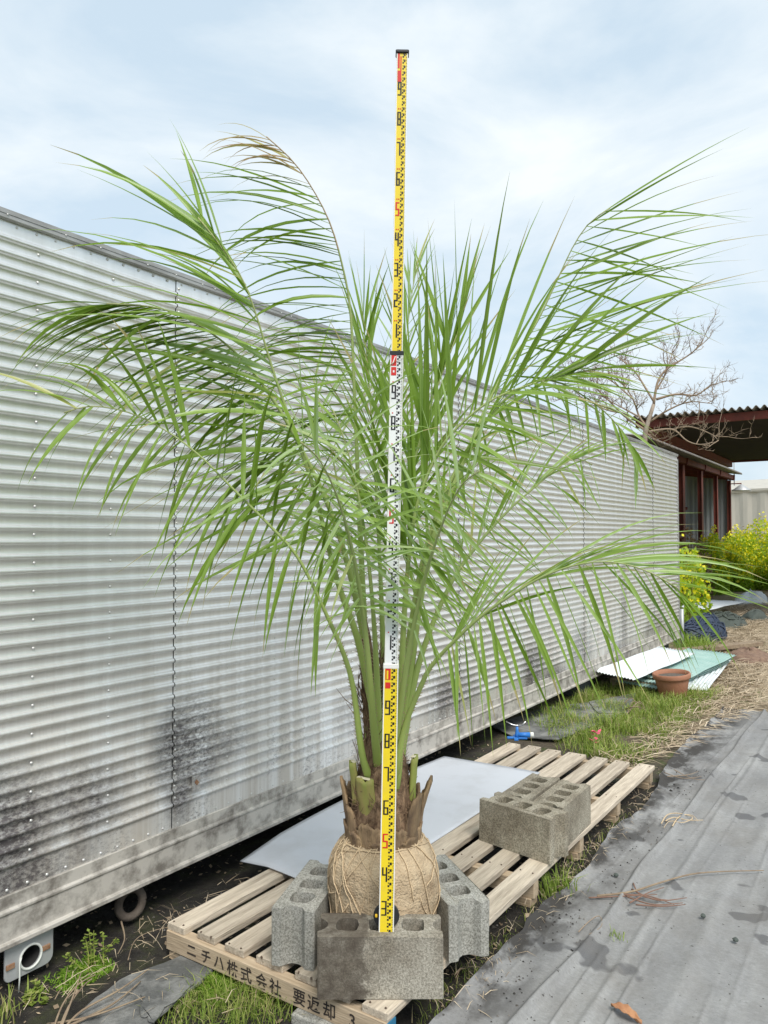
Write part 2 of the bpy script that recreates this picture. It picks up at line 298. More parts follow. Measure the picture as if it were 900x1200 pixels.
def fabric_mat():
    m = mat('fabric', (.2,.2,.2), .72, spec=.35); n = m.node_tree; L = n.links.new; b = n.nodes['Principled BSDF']
    g = nd(m, 'ShaderNodeNewGeometry'); sx = nd(m, 'ShaderNodeSeparateXYZ'); L(g.outputs['Position'], sx.inputs[0])
    def noise_(scale, sc=(1,1,1), detail=7, rough=.6, off=0):
        mpn = nd(m, 'ShaderNodeMapping'); mpn.inputs['Scale'].default_value = sc; mpn.inputs['Location'].default_value = (off, off*.7, 0); L(g.outputs['Position'], mpn.inputs[0])
        t = nd(m, 'ShaderNodeTexNoise'); t.inputs['Scale'].default_value = scale; t.inputs['Detail'].default_value = detail; t.inputs['Roughness'].default_value = rough; L(mpn.outputs[0], t.inputs[0]); return t.outputs['Fac']
    def ramp(v, stops):
        r = nd(m, 'ShaderNodeValToRGB'); el = r.color_ramp.elements
        while len(el) < len(stops): el.new(.5)
        for e, (p, c) in zip(el, stops): e.position = p; e.color = (*c, 1)
        L(v, r.inputs[0]); return r.outputs[0]
    def mix(f, c1, c2, bt='MIX'):
        q = nd(m, 'ShaderNodeMixRGB', blend_type=bt)
        for i, c in enumerate((f, c1, c2)):
            if isinstance(c, float): q.inputs[i].default_value = c
            elif isinstance(c, tuple): q.inputs[i].default_value = (*c, 1)
            else: L(c, q.inputs[i])
        return q.outputs[0]
    base = ramp(noise_(2.4, (2.0,.6,1), 9, .68), [(.3,(.205,.205,.205)),(.5,(.265,.265,.262)),(.7,(.34,.34,.332))])
    fine = ramp(noise_(85, (.6,1,1), 7, .8), [(.35,(.82,.82,.82)),(.65,(1.10,1.10,1.10))])
    col = mix(1., base, fine, 'MULTIPLY')
    spots = ramp(noise_(4.2, (1,1,1), 3, .45, 2.3), [(.630,(0,0,0)),(.650,(.85,.85,.85))])           # damp stains with hard edges
    col = mix(spots, col, (.105,.105,.108))
    mr = nd(m, 'ShaderNodeMapRange'); L(sx.outputs['X'], mr.inputs[0]); mr.inputs[1].default_value = -1.0; mr.inputs[2].default_value = -1.30
    q = nd(m, 'ShaderNodeMath', operation='MULTIPLY'); q.use_clamp = True; L(mr.outputs[0], q.inputs[0]); L(ramp(noise_(5, (1.2,.7,1), 8, .65, 5.), [(.42,(0,0,0)),(.56,(1.5,1.5,1.5))]), q.inputs[1])
    dirt = ramp(noise_(3.1, (1,.8,1), 10, .75, 4.), [(.45,(0,0,0)),(.75,(.6,.6,.6))]); col = mix(dirt, col, (.16,.145,.125))
    col = mix(q.outputs[0], col, (.05,.046,.042))                                              # soil lying on the margin
    sc = ramp(noise_(55, (1,1,1), 2, .5, 9.), [(.70,(0,0,0)),(.74,(1,1,1))]); col = mix(sc, col, (.07,.065,.06))
    L(col, b.inputs['Base Color'])
    bp = nd(m, 'ShaderNodeBump'); bp.inputs['Strength'].default_value = .35; bp.inputs['Distance'].default_value = .004; L(noise_(160), bp.inputs['Height']); L(bp.outputs[0], b.inputs['Normal'])
fabric_mat()

# ================================================================== SETTING
def hgt(x, y):
    return .018*noise.noise(Vector((x*2.1, y*2.1, 0)))+.010*noise.noise(Vector((x*6, y*6, 3)))-.012
def axis(a, b, step): 
    r = []; v = a
    while v < b-1e-6: r.append(v); v += step
    r.append(b); return r
gx = [-600,-250,-100,-40,-20,-10]+axis(-6, 3, .09)+[5,8,14,30,80,250,600]
gy = [-600,-200,-60,-20,-8,-3]+axis(0, 11, .09)+axis(11.5, 30, .6)+[40,60,120,300,800]
mb = MB(); nx = len(gx)
mb.v = [(x, y, hgt(x, y) if -6 <= x <= 3 and 0 <= y <= 11 else -.012) for y in gy for x in gx]
mb.f = [(j*nx+i, j*nx+i+1, (j+1)*nx+i+1, (j+1)*nx+i) for j in range(len(gy)-1) for i in range(nx-1)]; mb.a = [0]*len(mb.f)
obj('ground', mb, MT['soil'], smooth=True, kind='structure', label='dark bare soil and dry ground of the yard')

# weed-control fabric (ground sheet)
def fab_edge(y):
    return -1.24+.05*noise.noise(Vector((0, y*1.9, 1)))+.022*noise.noise(Vector((0, y*7, 2)))-(.10 if y > 4.9 else 0)*min(1, (y-4.9)*2)
CREASE = [(-1.15,.007,1.),(-.93,.008,2.3),(-.79,.006,3.1),(-.56,.009,4.4),(-.47,.006,5.2),(-.30,.009,6.9),(-.18,.006,7.7),(.02,.010,8.2),(.12,.006,9.5),(.33,.009,10.1),(.52,.008,11.4),(.8,.009,12.9),(1.1,.009,13.3)]
def fab(u, v):
    y = .2+v*7.2; e = fab_edge(y); x = e+(2.6-e)*(u**1.6)
    if v > .85: y += .16*noise.noise(Vector((x*2.3, 0, 5)))*(v-.85)/.15
    z = .016+.008*noise.noise(Vector((x*3, y*1.2, 8)))
    def ridge(x0, h, w, wob, ph):
        c = x0+wob*noise.noise(Vector((ph, y*.8, 0))); return h*math.exp(-((x-c)/w)**2)
    for x0, h, ph in CREASE:
        c = x0+.035*noise.noise(Vector((ph, y*.55, 0)))+.02*(y-3)*math.sin(ph); z += h*max(0, .35+noise.noise(Vector((ph*3, y*.7, 5))))*max(0, 1-abs(x-c)/.010)*1.5
    z += ridge(-1.02, .024, .015, .06, 1)+ridge(-.86, .008, .014, .03, 4)+ridge(-.66, .007, .03, .10, 7)+ridge(-.13, .012, .012, .10, 12)+ridge(.2, .007, .04, .1, 15)+.006*noise.noise(Vector((x*7, y*1.6, 2)))
    z += max(0, .03*noise.noise(Vector((x*8, y*2.6, 4))))*math.exp(-(x-e)/.16)+.02*math.exp(-(x-e)/.02)
    return Vector((x, y, z))
mb = MB().grid(fab, 640, 220)
obj('weed_control_fabric', mb, MT['fabric'], smooth=True, solid=.003, kind='structure', label='grey weed control fabric with folds and damp stains on the ground')

# ================================================================== BOX BODY (trailer)
TXF = -2.53; ZB, ZT = .165, 2.665; Y0, Y1 = -1.57, 10.93
SEAM0 = 2.18; PW = 1.25
tr = thing('aluminium_box_body', 'long corrugated aluminium truck box body streaked with mould, standing on blocks', 'container', (TXF, Y0, 0))
def lp(mbv): mbv.v = [(x-TXF, y-Y0, z) for x, y, z in mbv.v]; return mbv      # into the thing's space
PITCHZ = .0497; ZR0, ZR1 = .425, 2.622
prof = [(0, .327), (0, ZR0-.012)]
nr = int((ZR1-ZR0)/PITCHZ)
for i in range(nr):
    z = ZR0+i*PITCHZ
    prof += [(0, z-.0010), (.0012, z), (.0085, z+.0030), (.0108, z+.0060), (.0114, z+.0095), (.0108, z+.0130), (.0085, z+.0160), (.0012, z+.0190), (0, z+.0200), (.0002, z+.030)]
prof += [(0, ZR1+.01)]
ys = [Y0+i*PW for i in range(int(round((Y1-Y0)/PW))+1)]; ys = [SEAM0+PW*k for k in range(-3, 8)]; ys[0] = Y0; ys[-1] = Y1
for k in range(len(ys)-1):
    a, b_ = ys[k]+.0012, ys[k+1]-.0012; n = 26; mbp = MB(); dx = .003 if k % 2 else 0
    rows = [[(TXF+x+dx+.0045*noise.noise(Vector((y*1.1, z*.8, 0)))+.0015*noise.noise(Vector((y*5, z*3, 7))), y, z) for x, z in prof] for y in [a+(b_-a)*i/n for i in range(n+1)]]
    mbp.v = [p for r in rows for p in r]; m_ = len(prof)
    mbp.f = [(i*m_+j, (i+1)*m_+j, (i+1)*m_+j+1, i*m_+j+1) for i in range(n) for j in range(m_-1)]; mbp.a = [0]*len(mbp.f)
    obj('corrugated_panel', lp(mbp), MT['alu'], tr, smooth=True)
core = MB().box(((TXF-2.40+TXF-.006)/2, (Y0+Y1)/2, (ZB+.02+ZT-.02)/2), (2.39, Y1-Y0-.02, ZT-ZB-.04))
obj('inner_body', lp(core), MT['seam'], tr)
mbp = MB().box((TXF-1.2, Y1-.004, 1.42), (2.40, .012, 2.44)); obj('end_panel', lp(mbp), MT['alu'], tr)
mbp = MB().box((TXF-1.2, (Y0+Y1)/2, ZT-.008), (2.44, Y1-Y0+.01, .016)); obj('roof', lp(mbp), MT['alu_top'], tr)
# bottom rail: extruded lipped profile
def extr(pr, ya, yb, n=1):
    q = MB(); m_ = len(pr); q.v = [(x, ya+(yb-ya)*i/n, z) for i in range(n+1) for x, z in pr]
    q.f = [(i*m_+j, (i+1)*m_+j, (i+1)*m_+(j+1) % m_, i*m_+(j+1) % m_) for i in range(n) for j in range(m_)]+[tuple(range(m_)), tuple(n*m_+j for j in range(m_))[::-1]]; q.a = [0]*len(q.f); return q
t = TXF
obj('bottom_rail', lp(extr([(t-.04,ZB),(t+.024,ZB),(t+.024,ZB+.016),(t+.010,ZB+.018),(t+.010,ZB+.108),(t+.016,ZB+.112),(t+.016,ZB+.122),(t+.008,ZB+.126),(t+.008,ZB+.172),(t-.04,ZB+.172)], Y0, Y1)), MT['alu_rail'], tr, bevel=.002)
obj('top_rail', lp(extr([(t-.05,ZT+.004),(t+.004,ZT+.004),(t+.018,ZT-.004),(t+.018,ZT-.030),(t+.015,ZT-.035),(t+.002,ZT-.035),(t-.05,ZT-.025)], Y0, Y1)), MT['alu_top'], tr, bevel=.003)
obj('corner_post', lp(extr([(t-.03,ZB+.18),(t+.016,ZB+.18),(t+.016,ZT-.06),(t-.03,ZT-.06)], Y1-.05, Y1+.012)) if False else lp(MB().box((t-.008, Y1-.014, (ZB+ZT)/2+.06), (.05, .05, ZT-ZB-.26))), MT['alu_top'], tr, bevel=.004)
# rivets: columns on the panels, rows on the rails
rv = MB()
def rivet(x, y, z, r=.0060):
    n = 6; vs = [(x, y+math.cos(i*math.pi/3)*r, z+math.sin(i*math.pi/3)*r) for i in range(n)]+[(x+.0035, y+math.cos(i*math.pi/3)*r*.6, z+math.sin(i*math.pi/3)*r*.6) for i in range(n)]
    rv.add(vs, [(i, (i+1) % n, n+(i+1) % n, n+i) for i in range(n)]+[tuple(range(n, 2*n))])
k = -12
while SEAM0+k*PW/4 < Y1-.05:
    y = SEAM0+k*PW/4
    if y > Y0+.05:
        step = 1 if k % 4 == 0 else 2
        for i in range(0, nr, step):
            rivet(t+.002+(.002 if step == 1 else 0), y+(.012 if step == 1 else 0)+random.uniform(-.002, .002), ZR0+i*PITCHZ+.036)
    k += 1
y = Y0+.03
while y < Y1-.03:
    rivet(t+.001, y, ZB+.187); rivet(t+.001, y, ZT-.046)
    if random.random() < .5: rivet(t+.018, y+.03, ZT-.018, .004)
    y += .0735
obj('rivets', lp(rv), MT['rivet'], tr, smooth=True, kind='stuff')
pp = TX(228, 917, t+.006)
pl_ = obj('patch_plate', lp(MB().box((t+.014, pp.y, pp.z), (.006, .045, .062))), MT['alu'], tr, bevel=.001)
obj('rust_mark', lp(MB().box((t+.0185, pp.y+.002, pp.z+.002), (.004, .017, .022), M=Matrix.Rotation(.7, 3, 'X'))), MT['rust'], pl_, bevel=.003)
obj('chassis_beam', lp(MB().box((t-.30, (Y0+Y1)/2, .105), (.08, Y1-Y0-.3, .13))), MT['chassis'], tr, bevel=.005)
for y in (-.6, 3.92, 7.4, 10.5):
    o = obj('support_block', lp(MB().box((t-.16, y, .075), (.19, .30, .17))), MT['chassis'], tr, bevel=.008)
# foot plate with a pipe end
a = TX(5, 1115, t-.01); b_ = TX(62, 1087, t-.01); yA, yB = a.y, b_.y
plate = bmesh.new()
outer = []; y0_, y1_, z0_, z1_ = yA, yB, .035, ZB+.006
for (cy, cz, a0) in ((y0_+.02, z0_+.02, 180), (y1_-.03, z0_+.03, 270)):
    rr = .02 if a0 == 180 else .03
    outer += [Vector((cy+rr*math.cos(R(a0+q)), cz+rr*math.sin(R(a0+q)), 0)) for q in (0, 22.5, 45, 67.5, 90)]
outer += [Vector((y1_, z1_, 0)), Vector((y0_, z1_, 0))]
hc = TX(35, 1120, t-.01); hole = [Vector((hc.y+.038*math.cos(2*math.pi*i/20), hc.z+.038*math.sin(2*math.pi*i/20), 0)) for i in range(20)]
def holed(outer, holes, h):
    """flat plate with holes: outline in xy, thickness h along z"""
    pts = [p for l in [outer]+holes for p in l]; tris = tessellate_polygon([outer]+holes); q = MB(); n = len(pts)
    q.v = [(p.x, p.y, 0) for p in pts]+[(p.x, p.y, h) for p in pts]
    def up(a, b, c):
        A, B, Cc = pts[a], pts[b], pts[c]; return (B-A).cross(Cc-A).z > 0
    q.f = []
    for tri in tris:
        tri = tuple(tri) if up(*tri) else tuple(tri)[::-1]
        q.f += [tuple(i+n for i in tri), tri[::-1]]
    o = 0
    for li, l in enumerate([outer]+holes):
        m_ = len(l); area = sum(l[i].x*l[(i+1) % m_].y-l[(i+1) % m_].x*l[i].y for i in range(m_)); ccw = area > 0
        for i in range(m_):
            f = (o+i, o+(i+1) % m_, n+o+(i+1) % m_, n+o+i)
            q.f.append(f if ccw == (li == 0) else f[::-1])
        o += m_
    q.a = [0]*len(q.f); return q
q = holed(outer, [hole], .008); q.v = [(t-.014+z, x, y) for x, y, z in q.v]
fp = obj('foot_plate', lp(q), MT['galv'], tr, bevel=.0015)
ring = MB().tube([(t-.004, hc.y+.040*math.cos(2*math.pi*i/24), hc.z+.040*math.sin(2*math.pi*i/24)) for i in range(25)], .0045, 6, cap=False)
obj('pipe_rim', lp(ring), MT['cord'], fp, smooth=True)
pipe = MB().tube([(t-.012, hc.y, hc.z), (t-.26, hc.y, hc.z)], .039, 20, cap=False); obj('pipe', lp(pipe), MT['seam'], fp, smooth=True)
cord = [TX(25, 1122, t+.004), TX(23, 1130, t+.006), TX(23, 1145, t+.008), TX(22, 1163, t+.008)]
obj('white_cord', lp(MB().tube(cord, .0028, 6)), MT['cord'], fp, smooth=True)
for pxy in ((12, 1133), (54, 1110)):
    c = TX(*pxy, t-.004); obj('rust_bracket', lp(MB().box((t-.003, c.y, c.z), (.006, .030, .017))), MT['rust'], fp, bevel=.001)
# old ring hanging below
c = TX(153, 1058, t-.05); mbp = MB()
mbp.tube([(c.x+.012*math.cos(a_), c.y+.048*math.cos(a_), c.z+.055*math.sin(a_)) for a_ in [2*math.pi*i/24 for i in range(25)]], .017, 8, cap=False)
mbp.tube([(c.x, c.y, c.z+.05), (c.x-.01, c.y, ZB+.01)], .006, 6)
obj('towing_ring', mbp, MT['rust_ring'], smooth=True, label='rusty brown ring hanging below the box body', cat='ring')

# ================================================================== PALLET
PX0, PX1, PY0, PY1, PZ = -2.28, -1.30, 1.945, 4.95, .12
pal = thing('long_wooden_pallet', 'long slatted wooden pallet stencilled in Japanese, carrying the wrapped palm', 'pallet', (PX0, PY0, 0))
def pl(m): m.v = [(x-PX0, y-PY0, z) for x, y, z in m.v]; return m
wid = [.088, .090, .092, .120, .088, .090, .096]; gap = (PX1-PX0-sum(wid))/6; x = PX0
SL = []
for i, w in enumerate(wid):
    y0 = PY0+.006+(.0 if i in (0, 6) else random.uniform(.004, .022)); y1 = PY1-random.uniform(0, .02)
    m_ = MB(); cx = x+w/2; nseg = 10
    vs = []
    for s in range(nseg+1):
        yy = y0+(y1-y0)*s/nseg; dz = .0025*noise.noise(Vector((i*3.1, yy*1.1, 0))); dx = .003*noise.noise(Vector((i*5.1, yy*.8, 3)))
        vs += [(cx-w/2+dx, yy, PZ-.026+dz), (cx+w/2+dx, yy, PZ-.026+dz), (cx+w/2+dx, yy, PZ+dz*.5), (cx-w/2+dx, yy, PZ+dz)]
    fs = [(s*4+a_, s*4+(a_+1) % 4, s*4+4+(a_+1) % 4, s*4+4+a_)[::-1] for s in range(nseg) for a_ in range(4)]+[(0,1,2,3), (nseg*4+3, nseg*4+2, nseg*4+1, nseg*4)]
    m_.add(vs, fs); so_ = obj('slat', pl(m_), MT['wood'], pal, bevel=.002); SL.append((cx, w, so_)); x += w+gap
bys = [PY0+.0225, 2.56, 3.09, 3.65, 4.24, PY1-.05]
for i, y in enumerate(bys):
    h = .069; obj('bearer', pl(MB().box(((PX0+PX1)/2, y, PZ-.0262-h/2), (PX1-PX0-(.0 if i == 0 else .01), .045 if i == 0 else .05, h))), MT['wood_end'], pal, bevel=.002)
nl = MB()
for cx, w, so_ in SL:
    for y in bys:
        for sx in (-1, 1): nl.tube([(cx+sx*w*.3+random.uniform(-.004, .004), y+random.uniform(-.008, .008), PZ-.004), (cx+sx*w*.3, y, PZ+.0028)], .0035, 6)
obj('nails', pl(nl), MT['nail'], pal, kind='stuff')
# painted corner and stencil
obj('blue_corner', pl(MB().box((PX1+.0015, PY0+.0225, PZ-.0262-.0345), (.004, .046, .067))), MT['blue_paint'], pal)
def text_mesh(s, size, name, sx=1.):
    cu = bpy.data.curves.new(name, 'FONT'); cu.body = s; cu.size = size; cu.align_x = 'CENTER'; cu.align_y = 'CENTER'; cu.offset = size*.016
    o = bpy.data.objects.new(name, cu); COL.objects.link(o); bpy.context.view_layer.update()
    dg = bpy.context.evaluated_depsgraph_get(); me = bpy.data.meshes.new_from_object(o.evaluated_get(dg)); bpy.data.objects.remove(o); bpy.data.curves.remove(cu)
    return me
txt = [('ニ',226,1098),('チ',243,1104),('ハ',258,1110),('株',274,1119),('式',290,1127),('会',308,1136),('社',324,1145),('要',352,1158),('返',369,1166),('却',387,1175),('3',414,1188)]
for ch, px_, py_ in txt:
    c = TY(px_, py_, PY0+.005); me = text_mesh(ch, .054, 'stencil_character'); me.materials.append(MT['ink'])
    bb = [v.co.copy() for v in me.vertices]; mxx = (min(v.x for v in bb)+max(v.x for v in bb))/2; mxy = (min(v.y for v in bb)+max(v.y for v in bb))/2
    for v in me.vertices: v.co = (v.co.x-mxx, 0, v.co.y-mxy)
    zc = PZ-.0262-.0345
    o = obj('stencil_character', me, None, pal, (c.x-PX0, -.0012, zc))
# spacers below the pallet
c = G(372, 1188, .02)
obj('spacer_slab', MB().box((c.x+.01, PY0+.03, .006), (.17, .11, .036), .12), MT['concrete'], bevel=.006, label='small flat concrete slab wedged under the stencilled pallet end', cat='slab')
for i, y in enumerate(bys[2:]):
    for xx in (PX1-.08, PX0+.1): obj('spacer_wood', MB().box((xx, y, .007), (.13, .07, .036)), MT['wood_end'], bevel=.003, label='short wooden spacer under the long slatted pallet', cat='spacer', group='wooden spacers under the pallet')
obj('spacer_wood', MB().box((PX0+.07, PY0+.05, .006), (.12, .09, .036)), MT['wood_end'], bevel=.003, label='short wooden spacer under the long slatted pallet', cat='spacer', group='wooden spacers under the pallet')

# ================================================================== CONCRETE BLOCKS
def block_mesh(seed, Lb=.39, T=.15, H=.19, chip=()):
    rnd = random.Random(seed); hl, ht = Lb/2, T/2
    out = []
    def corner(cx, cy, a0, r=.005): return [Vector((cx+r*math.cos(R(a0+k)), cy+r*math.sin(R(a0+k)), 0)) for k in (0, 45, 90)]
    # right end with half groove
    gr = ht*.46; gd = .026
    out += corner(hl-.005, -ht+.005, 270)
    out += [Vector((hl, -gr-.008, 0)), Vector((hl-gd*.75, -gr*.75, 0)), Vector((hl-gd, -gr*.35, 0)), Vector((hl-gd, gr*.35, 0)), Vector((hl-gd*.75, gr*.75, 0)), Vector((hl, gr+.008, 0))]
    out += corner(hl-.005, ht-.005, 0)+corner(-hl+.005, ht-.005, 90)
    out += [Vector((-hl, gr+.008, 0)), Vector((-hl+gd*.75, gr*.75, 0)), Vector((-hl+gd, gr*.35, 0)), Vector((-hl+gd, -gr*.35, 0)), Vector((-hl+gd*.75, -gr*.75, 0)), Vector((-hl, -gr-.008, 0))]
    out += corner(-hl+.005, -ht+.005, 180)
    holes = []
    for cx in (-.104, 0, .104):
        a_, b_, n = .036, ht*.54, 16
        holes.append([Vector((cx+a_*math.copysign(abs(math.cos(q))**.55, math.cos(q)), b_*math.copysign(abs(math.sin(q))**.55, math.sin(q)), 0)) for q in [2*math.pi*i/n for i in range(n)]])
    q = holed(out, holes, H)
    for i, v in enumerate(q.v):
        q.v[i] = (v[0]+rnd.uniform(-.002, .002), v[1]+rnd.uniform(-.002, .002), v[2]+rnd.uniform(-.0012, .0012)-(rnd.uniform(.003,.008) if v[2] > .1 and i % (len(q.v)//2) < 24 and rnd.random() < .22 else 0))
    return q.mesh('concrete_block')
def block(p0, ang, m, label, seed, z=PZ+.002, T=.15, Lb=.39):
    me = block_mesh(seed, Lb=Lb, T=T); o = obj('concrete_block', me, MT[m], None, (p0[0], p0[1], z), bevel=.004, label=label, cat='block', group='hollow concrete blocks on the pallet'); o.rotation_euler = (0, 0, ang); return o
fc = (G(372, 1172, PZ)+G(519, 1172, PZ))/2; fwd = FW
bc = fc+fwd*.075; FRONT = bc
block((bc.x, bc.y), YAW, 'concrete_stained', 'brown stained hollow concrete block holding the measuring staff', 1)
def block_from(near, far, m, label, seed, T=.15):
    d = (far-near); d.z = 0; d.normalize(); c = near+d*.195; block((c.x, c.y), math.atan2(d.y, d.x), m, label, seed, T=T)
block_from(G(343, 1067, .31), G(382, 1014, .31), 'concrete', 'pale grey hollow concrete block standing at the stencilled pallet end', 2)
block_from(G(550, 1058, .31), G(507, 1011, .31), 'concrete', 'pale grey hollow concrete block overhanging the plain long edge of the pallet', 3)
a_ = G(559, 936, .31); b_ = G(647, 963, .31); d = (b_-a_).normalized(); n_ = Vector((-d.y, d.x, 0)); c = (a_+b_)/2+n_*.075
ang = math.atan2(d.y, d.x)
block((c.x, c.y), ang, 'concrete_mossy', 'brownish hollow block lying across the ends of two others on the pallet', 4)
block((-1.375, 3.585), R(91), 'concrete_mossy', 'brownish hollow block behind the crosswise one, at the pallet edge', 5)
block((-1.545, 3.60), R(90), 'concrete_mossy', 'brownish hollow block behind the crosswise one, beside the pale plastic board', 6)

# ================================================================== MEASURING STAFF
SD = 2.452
sb = P(452.5, 1093, SD); stp = P(471.5, 62, SD+.01)
axv = (stp-sb).normalized(); LEN = (stp-sb).length; base = sb-axv*(sb.z-PZ-.004)/axv.z
tot = (stp-base).length; SB_ = (sb-base).length
def slen(py): return SB_+LEN*(1093-py)/1031
LZ = [slen(790)-.803*LEN*365/1031/1., slen(790), slen(425), tot]; LZ[0] = 0.
MPM = tot/3.0                                         # drawn metre
# axes: local z up the staff, local -y to the camera
xa = RT-axv*RT.dot(axv); xa.normalize(); ya = axv.cross(xa)
Ms = Matrix((xa, ya, axv)).transposed().to_4x4(); Ms.translation = base
staff = thing('measuring_staff', 'tall telescopic measuring staff in yellow and white standing before the palm', 'measuring staff'); staff.matrix_world = Ms
secs = [(0, 1.0, .046, 'staff_yellow', 0), (1.0, 2.0, .041, 'staff_white', .004), (2.0, 3.0, .036, 'staff_yellow', .008)]
SEG = {'0':'abcdef','1':'bc','2':'abged','3':'abgcd','4':'fgbc','5':'afgcd','6':'afgedc','7':'abc','8':'abcdefg','9':'abcdfg'}
def digit(mb_, ch, x0, ztop, w, h, y, th=.0040, tv=.0049):
    sg = SEG[ch]; z0 = ztop-h; zm = z0+h*.48
    def rc(xa_, xb, za, zb): mb_.add([(xa_, y, za), (xb, y, za), (xb, y, zb), (xa_, y, zb)], [(0,1,2,3)])
    yo = y
    for s in sg:
        y = yo-.0001*'abcdefg'.index(s)
        if s == 'a': rc(x0, x0+w, ztop-th, ztop)
        if s == 'd': rc(x0, x0+w, z0, z0+th)
        if s == 'g': rc(x0, x0+w, zm-th/2, zm+th/2)
        if s == 'f': rc(x0, x0+tv, zm, ztop)
        if s == 'b': rc(x0+w-tv, x0+w, zm, ztop)
        if s == 'e': rc(x0, x0+tv, z0, zm)
        if s == 'c': rc(x0+w-tv, x0+w, z0, zm)
for si, (za, zb, w, mname, yoff) in enumerate(secs):
    za_, zb_ = LZ[si], LZ[si+1]; yf = yoff-.012; SC = (slen(790)-SB_)/.8 if si == 0 else zb_-za_; zo = zb_-SC
    sec = obj('staff_section', MB().box((0, yoff, (za_+zb_)/2+(.0 if si == 0 else -.01)), (w-.003, .024, zb_-za_-(0 if si == 0 else -.02))), MT[mname], staff, bevel=.0015)
    ed = MB()
    for sx in (-1, 1): ed.box((sx*(w/2-.0012), yoff, (za_+zb_)/2), (.0034, .0256, zb_-za_-.002))
    obj('edge_strip', ed, MT['staff_edge'], sec, bevel=.0008)
    tk = MB(); red = MB(); num = MB(); f = yf-.0006
    def rc(mb_, xa_, xb, z1, z2, y=f): mb_.add([(xa_, y, z1), (xb, y, z1), (xb, y, z2), (xa_, y, z2)], [(0,1,2,3)])
    c0 = w*.03; k = 0.
    n = int(round((zb-za)*100))
    for i in range(n):
        z = zo+i*.01*SC
        if si == 0 and i < 15: continue
        if i % 2 == 0:
            rc(tk, c0, c0+w*.13, z+.0015, z+.0072); rc(tk, c0+w*.12, c0+w*.27, z+.0068, z+.0150)
            rc(tk, c0+w*.03, c0+w*.09, z+.0115, z+.0160)
        rc(tk, w*.345, w*.43, z+.001, z+.0024); rc(tk, w*.375, w*.43, z+.006, z+.0072)
    for j in range(1, 10):
        zt = zo+j*.1*SC
        if si == 0 and j < 2: continue
        dm = MB(); digit(dm, str(j), -w*.36, zt, w*.36, .045, f); obj('figure', dm, MT['staff_red'] if j == 5 else MT['staff_black'], sec)
        if si: 
            for dd in range(si): rc(red, -w*.30+dd*.006, -w*.30+dd*.006+.004, zt+.008, zt+.012)
    # metre figure on a red ground
    ztp = zb_-.004
    if si == 0:
        rc(red, -w*.38, -w*.02, ztp-.035, ztp); r2 = MB(); rc(r2, -w*.38, -w*.02, ztp-.062, ztp-.043); obj('red_field', r2, MT['staff_red'], sec)
        wh = MB(); rc(wh, -w*.30, -w*.18, ztp-.033, ztp-.006, f-.0004); obj('metre_figure', wh, MT[mname], sec)
    elif si == 1:
        r2 = MB(); rc(r2, -w*.42, -w*.02, ztp-.034, ztp); obj('red_field', r2, MT['staff_red'], sec); r2 = MB(); rc(r2, -w*.42, -w*.02, ztp-.065, ztp-.038); obj('red_field', r2, MT['staff_red'], sec)
        wh = MB(); wh.box((-w*.22, f-.0004, ztp-.016), (.003, .0002, .028), M=Matrix.Rotation(.35, 3, 'Y')); wh.box((-w*.22, f-.0004, ztp-.052), (.005, .0002, .007)); obj('metre_figure', wh, MT['staff_white'], sec)
    else:
        rc(red, -w*.40, -w*.22, ztp-.05, ztp); rc(red, -w*.16, -w*.05, ztp-.085, ztp-.01); rc(red, -w*.40, -w*.05, ztp-.095, ztp-.058, f-.0002)
    obj('graduation', tk, MT['staff_black'], sec, kind='stuff'); obj('red_marks', red, MT['staff_red'], sec, kind='stuff')
    if si < 2: obj('collar', MB().box((0, yoff+.002, zb_+.003), (w+.004, .030, .016)), MT['dark_plastic'] if si == 1 else MT['staff_edge'], sec, bevel=.002)
obj('top_cap', MB().box((0, .008, tot+.002), (.044, .034, .012)), MT['dark_plastic'], staff, bevel=.003)
kn = obj('locking_knob', MB().tube([(0, .013, .225*MPM), (0, .026, .225*MPM)], [.042, .040], 18).tube([(-.012,.02,.20*MPM),(-.012,.02,.15*MPM)], .012, 8), MT['dark_plastic'], staff, smooth=False, bevel=.003)
obj('knob_button', MB().box((-.032, .008, .228*MPM), (.008, .008, .010)), MT['yellow_plastic'], kn, bevel=.002)

# ================================================================== PALM
DP = 2.74; TC = P(449, 1000, DP); TCx, TCy = TC.x, TC.y
palm = thing('palm_tree', 'young feather palm with arching grey green fronds and a burlap wrapped root ball', 'palm', (TCx, TCy, PZ))
def pm(m): m.v = [(x-TCx, y-TCy, z-PZ) for x, y, z in m.v]; return m
# root ball
BR = .19
def ball(u, v):
    a_ = 2*math.pi*u; prof_ = [(0,.0),(.125,.003),(.168,.03),(.184,.085),(.189,.14),(.190,.20),(.187,.26),(.176,.31),(.156,.347),(.132,.372),(.121,.385)]
    f = v*(len(prof_)-1); i = min(int(f), len(prof_)-2); w = f-i; r = prof_[i][0]*(1-w)+prof_[i+1][0]*w; z = prof_[i][1]*(1-w)+prof_[i+1][1]*w
    k = 1+.05*noise.noise(Vector((math.cos(a_)*1.6, math.sin(a_)*1.6, z*9)))+.05*abs(noise.noise(Vector((math.cos(a_)*5+z*5, math.sin(a_)*5, z*9))))-.03*abs(noise.noise(Vector((math.cos(a_)*9, math.sin(a_)*9-z*12, z*20))))+.016*noise.noise(Vector((math.cos(a_)*7, math.sin(a_)*7, z*30)))
    return Vector((TCx+math.cos(a_)*r*k, TCy+math.sin(a_)*r*k, PZ+.002+z))
bl = MB().grid(ball, 120, 72)
rb = obj('root_ball', pm(bl), MT['burlap'], palm, smooth=True)
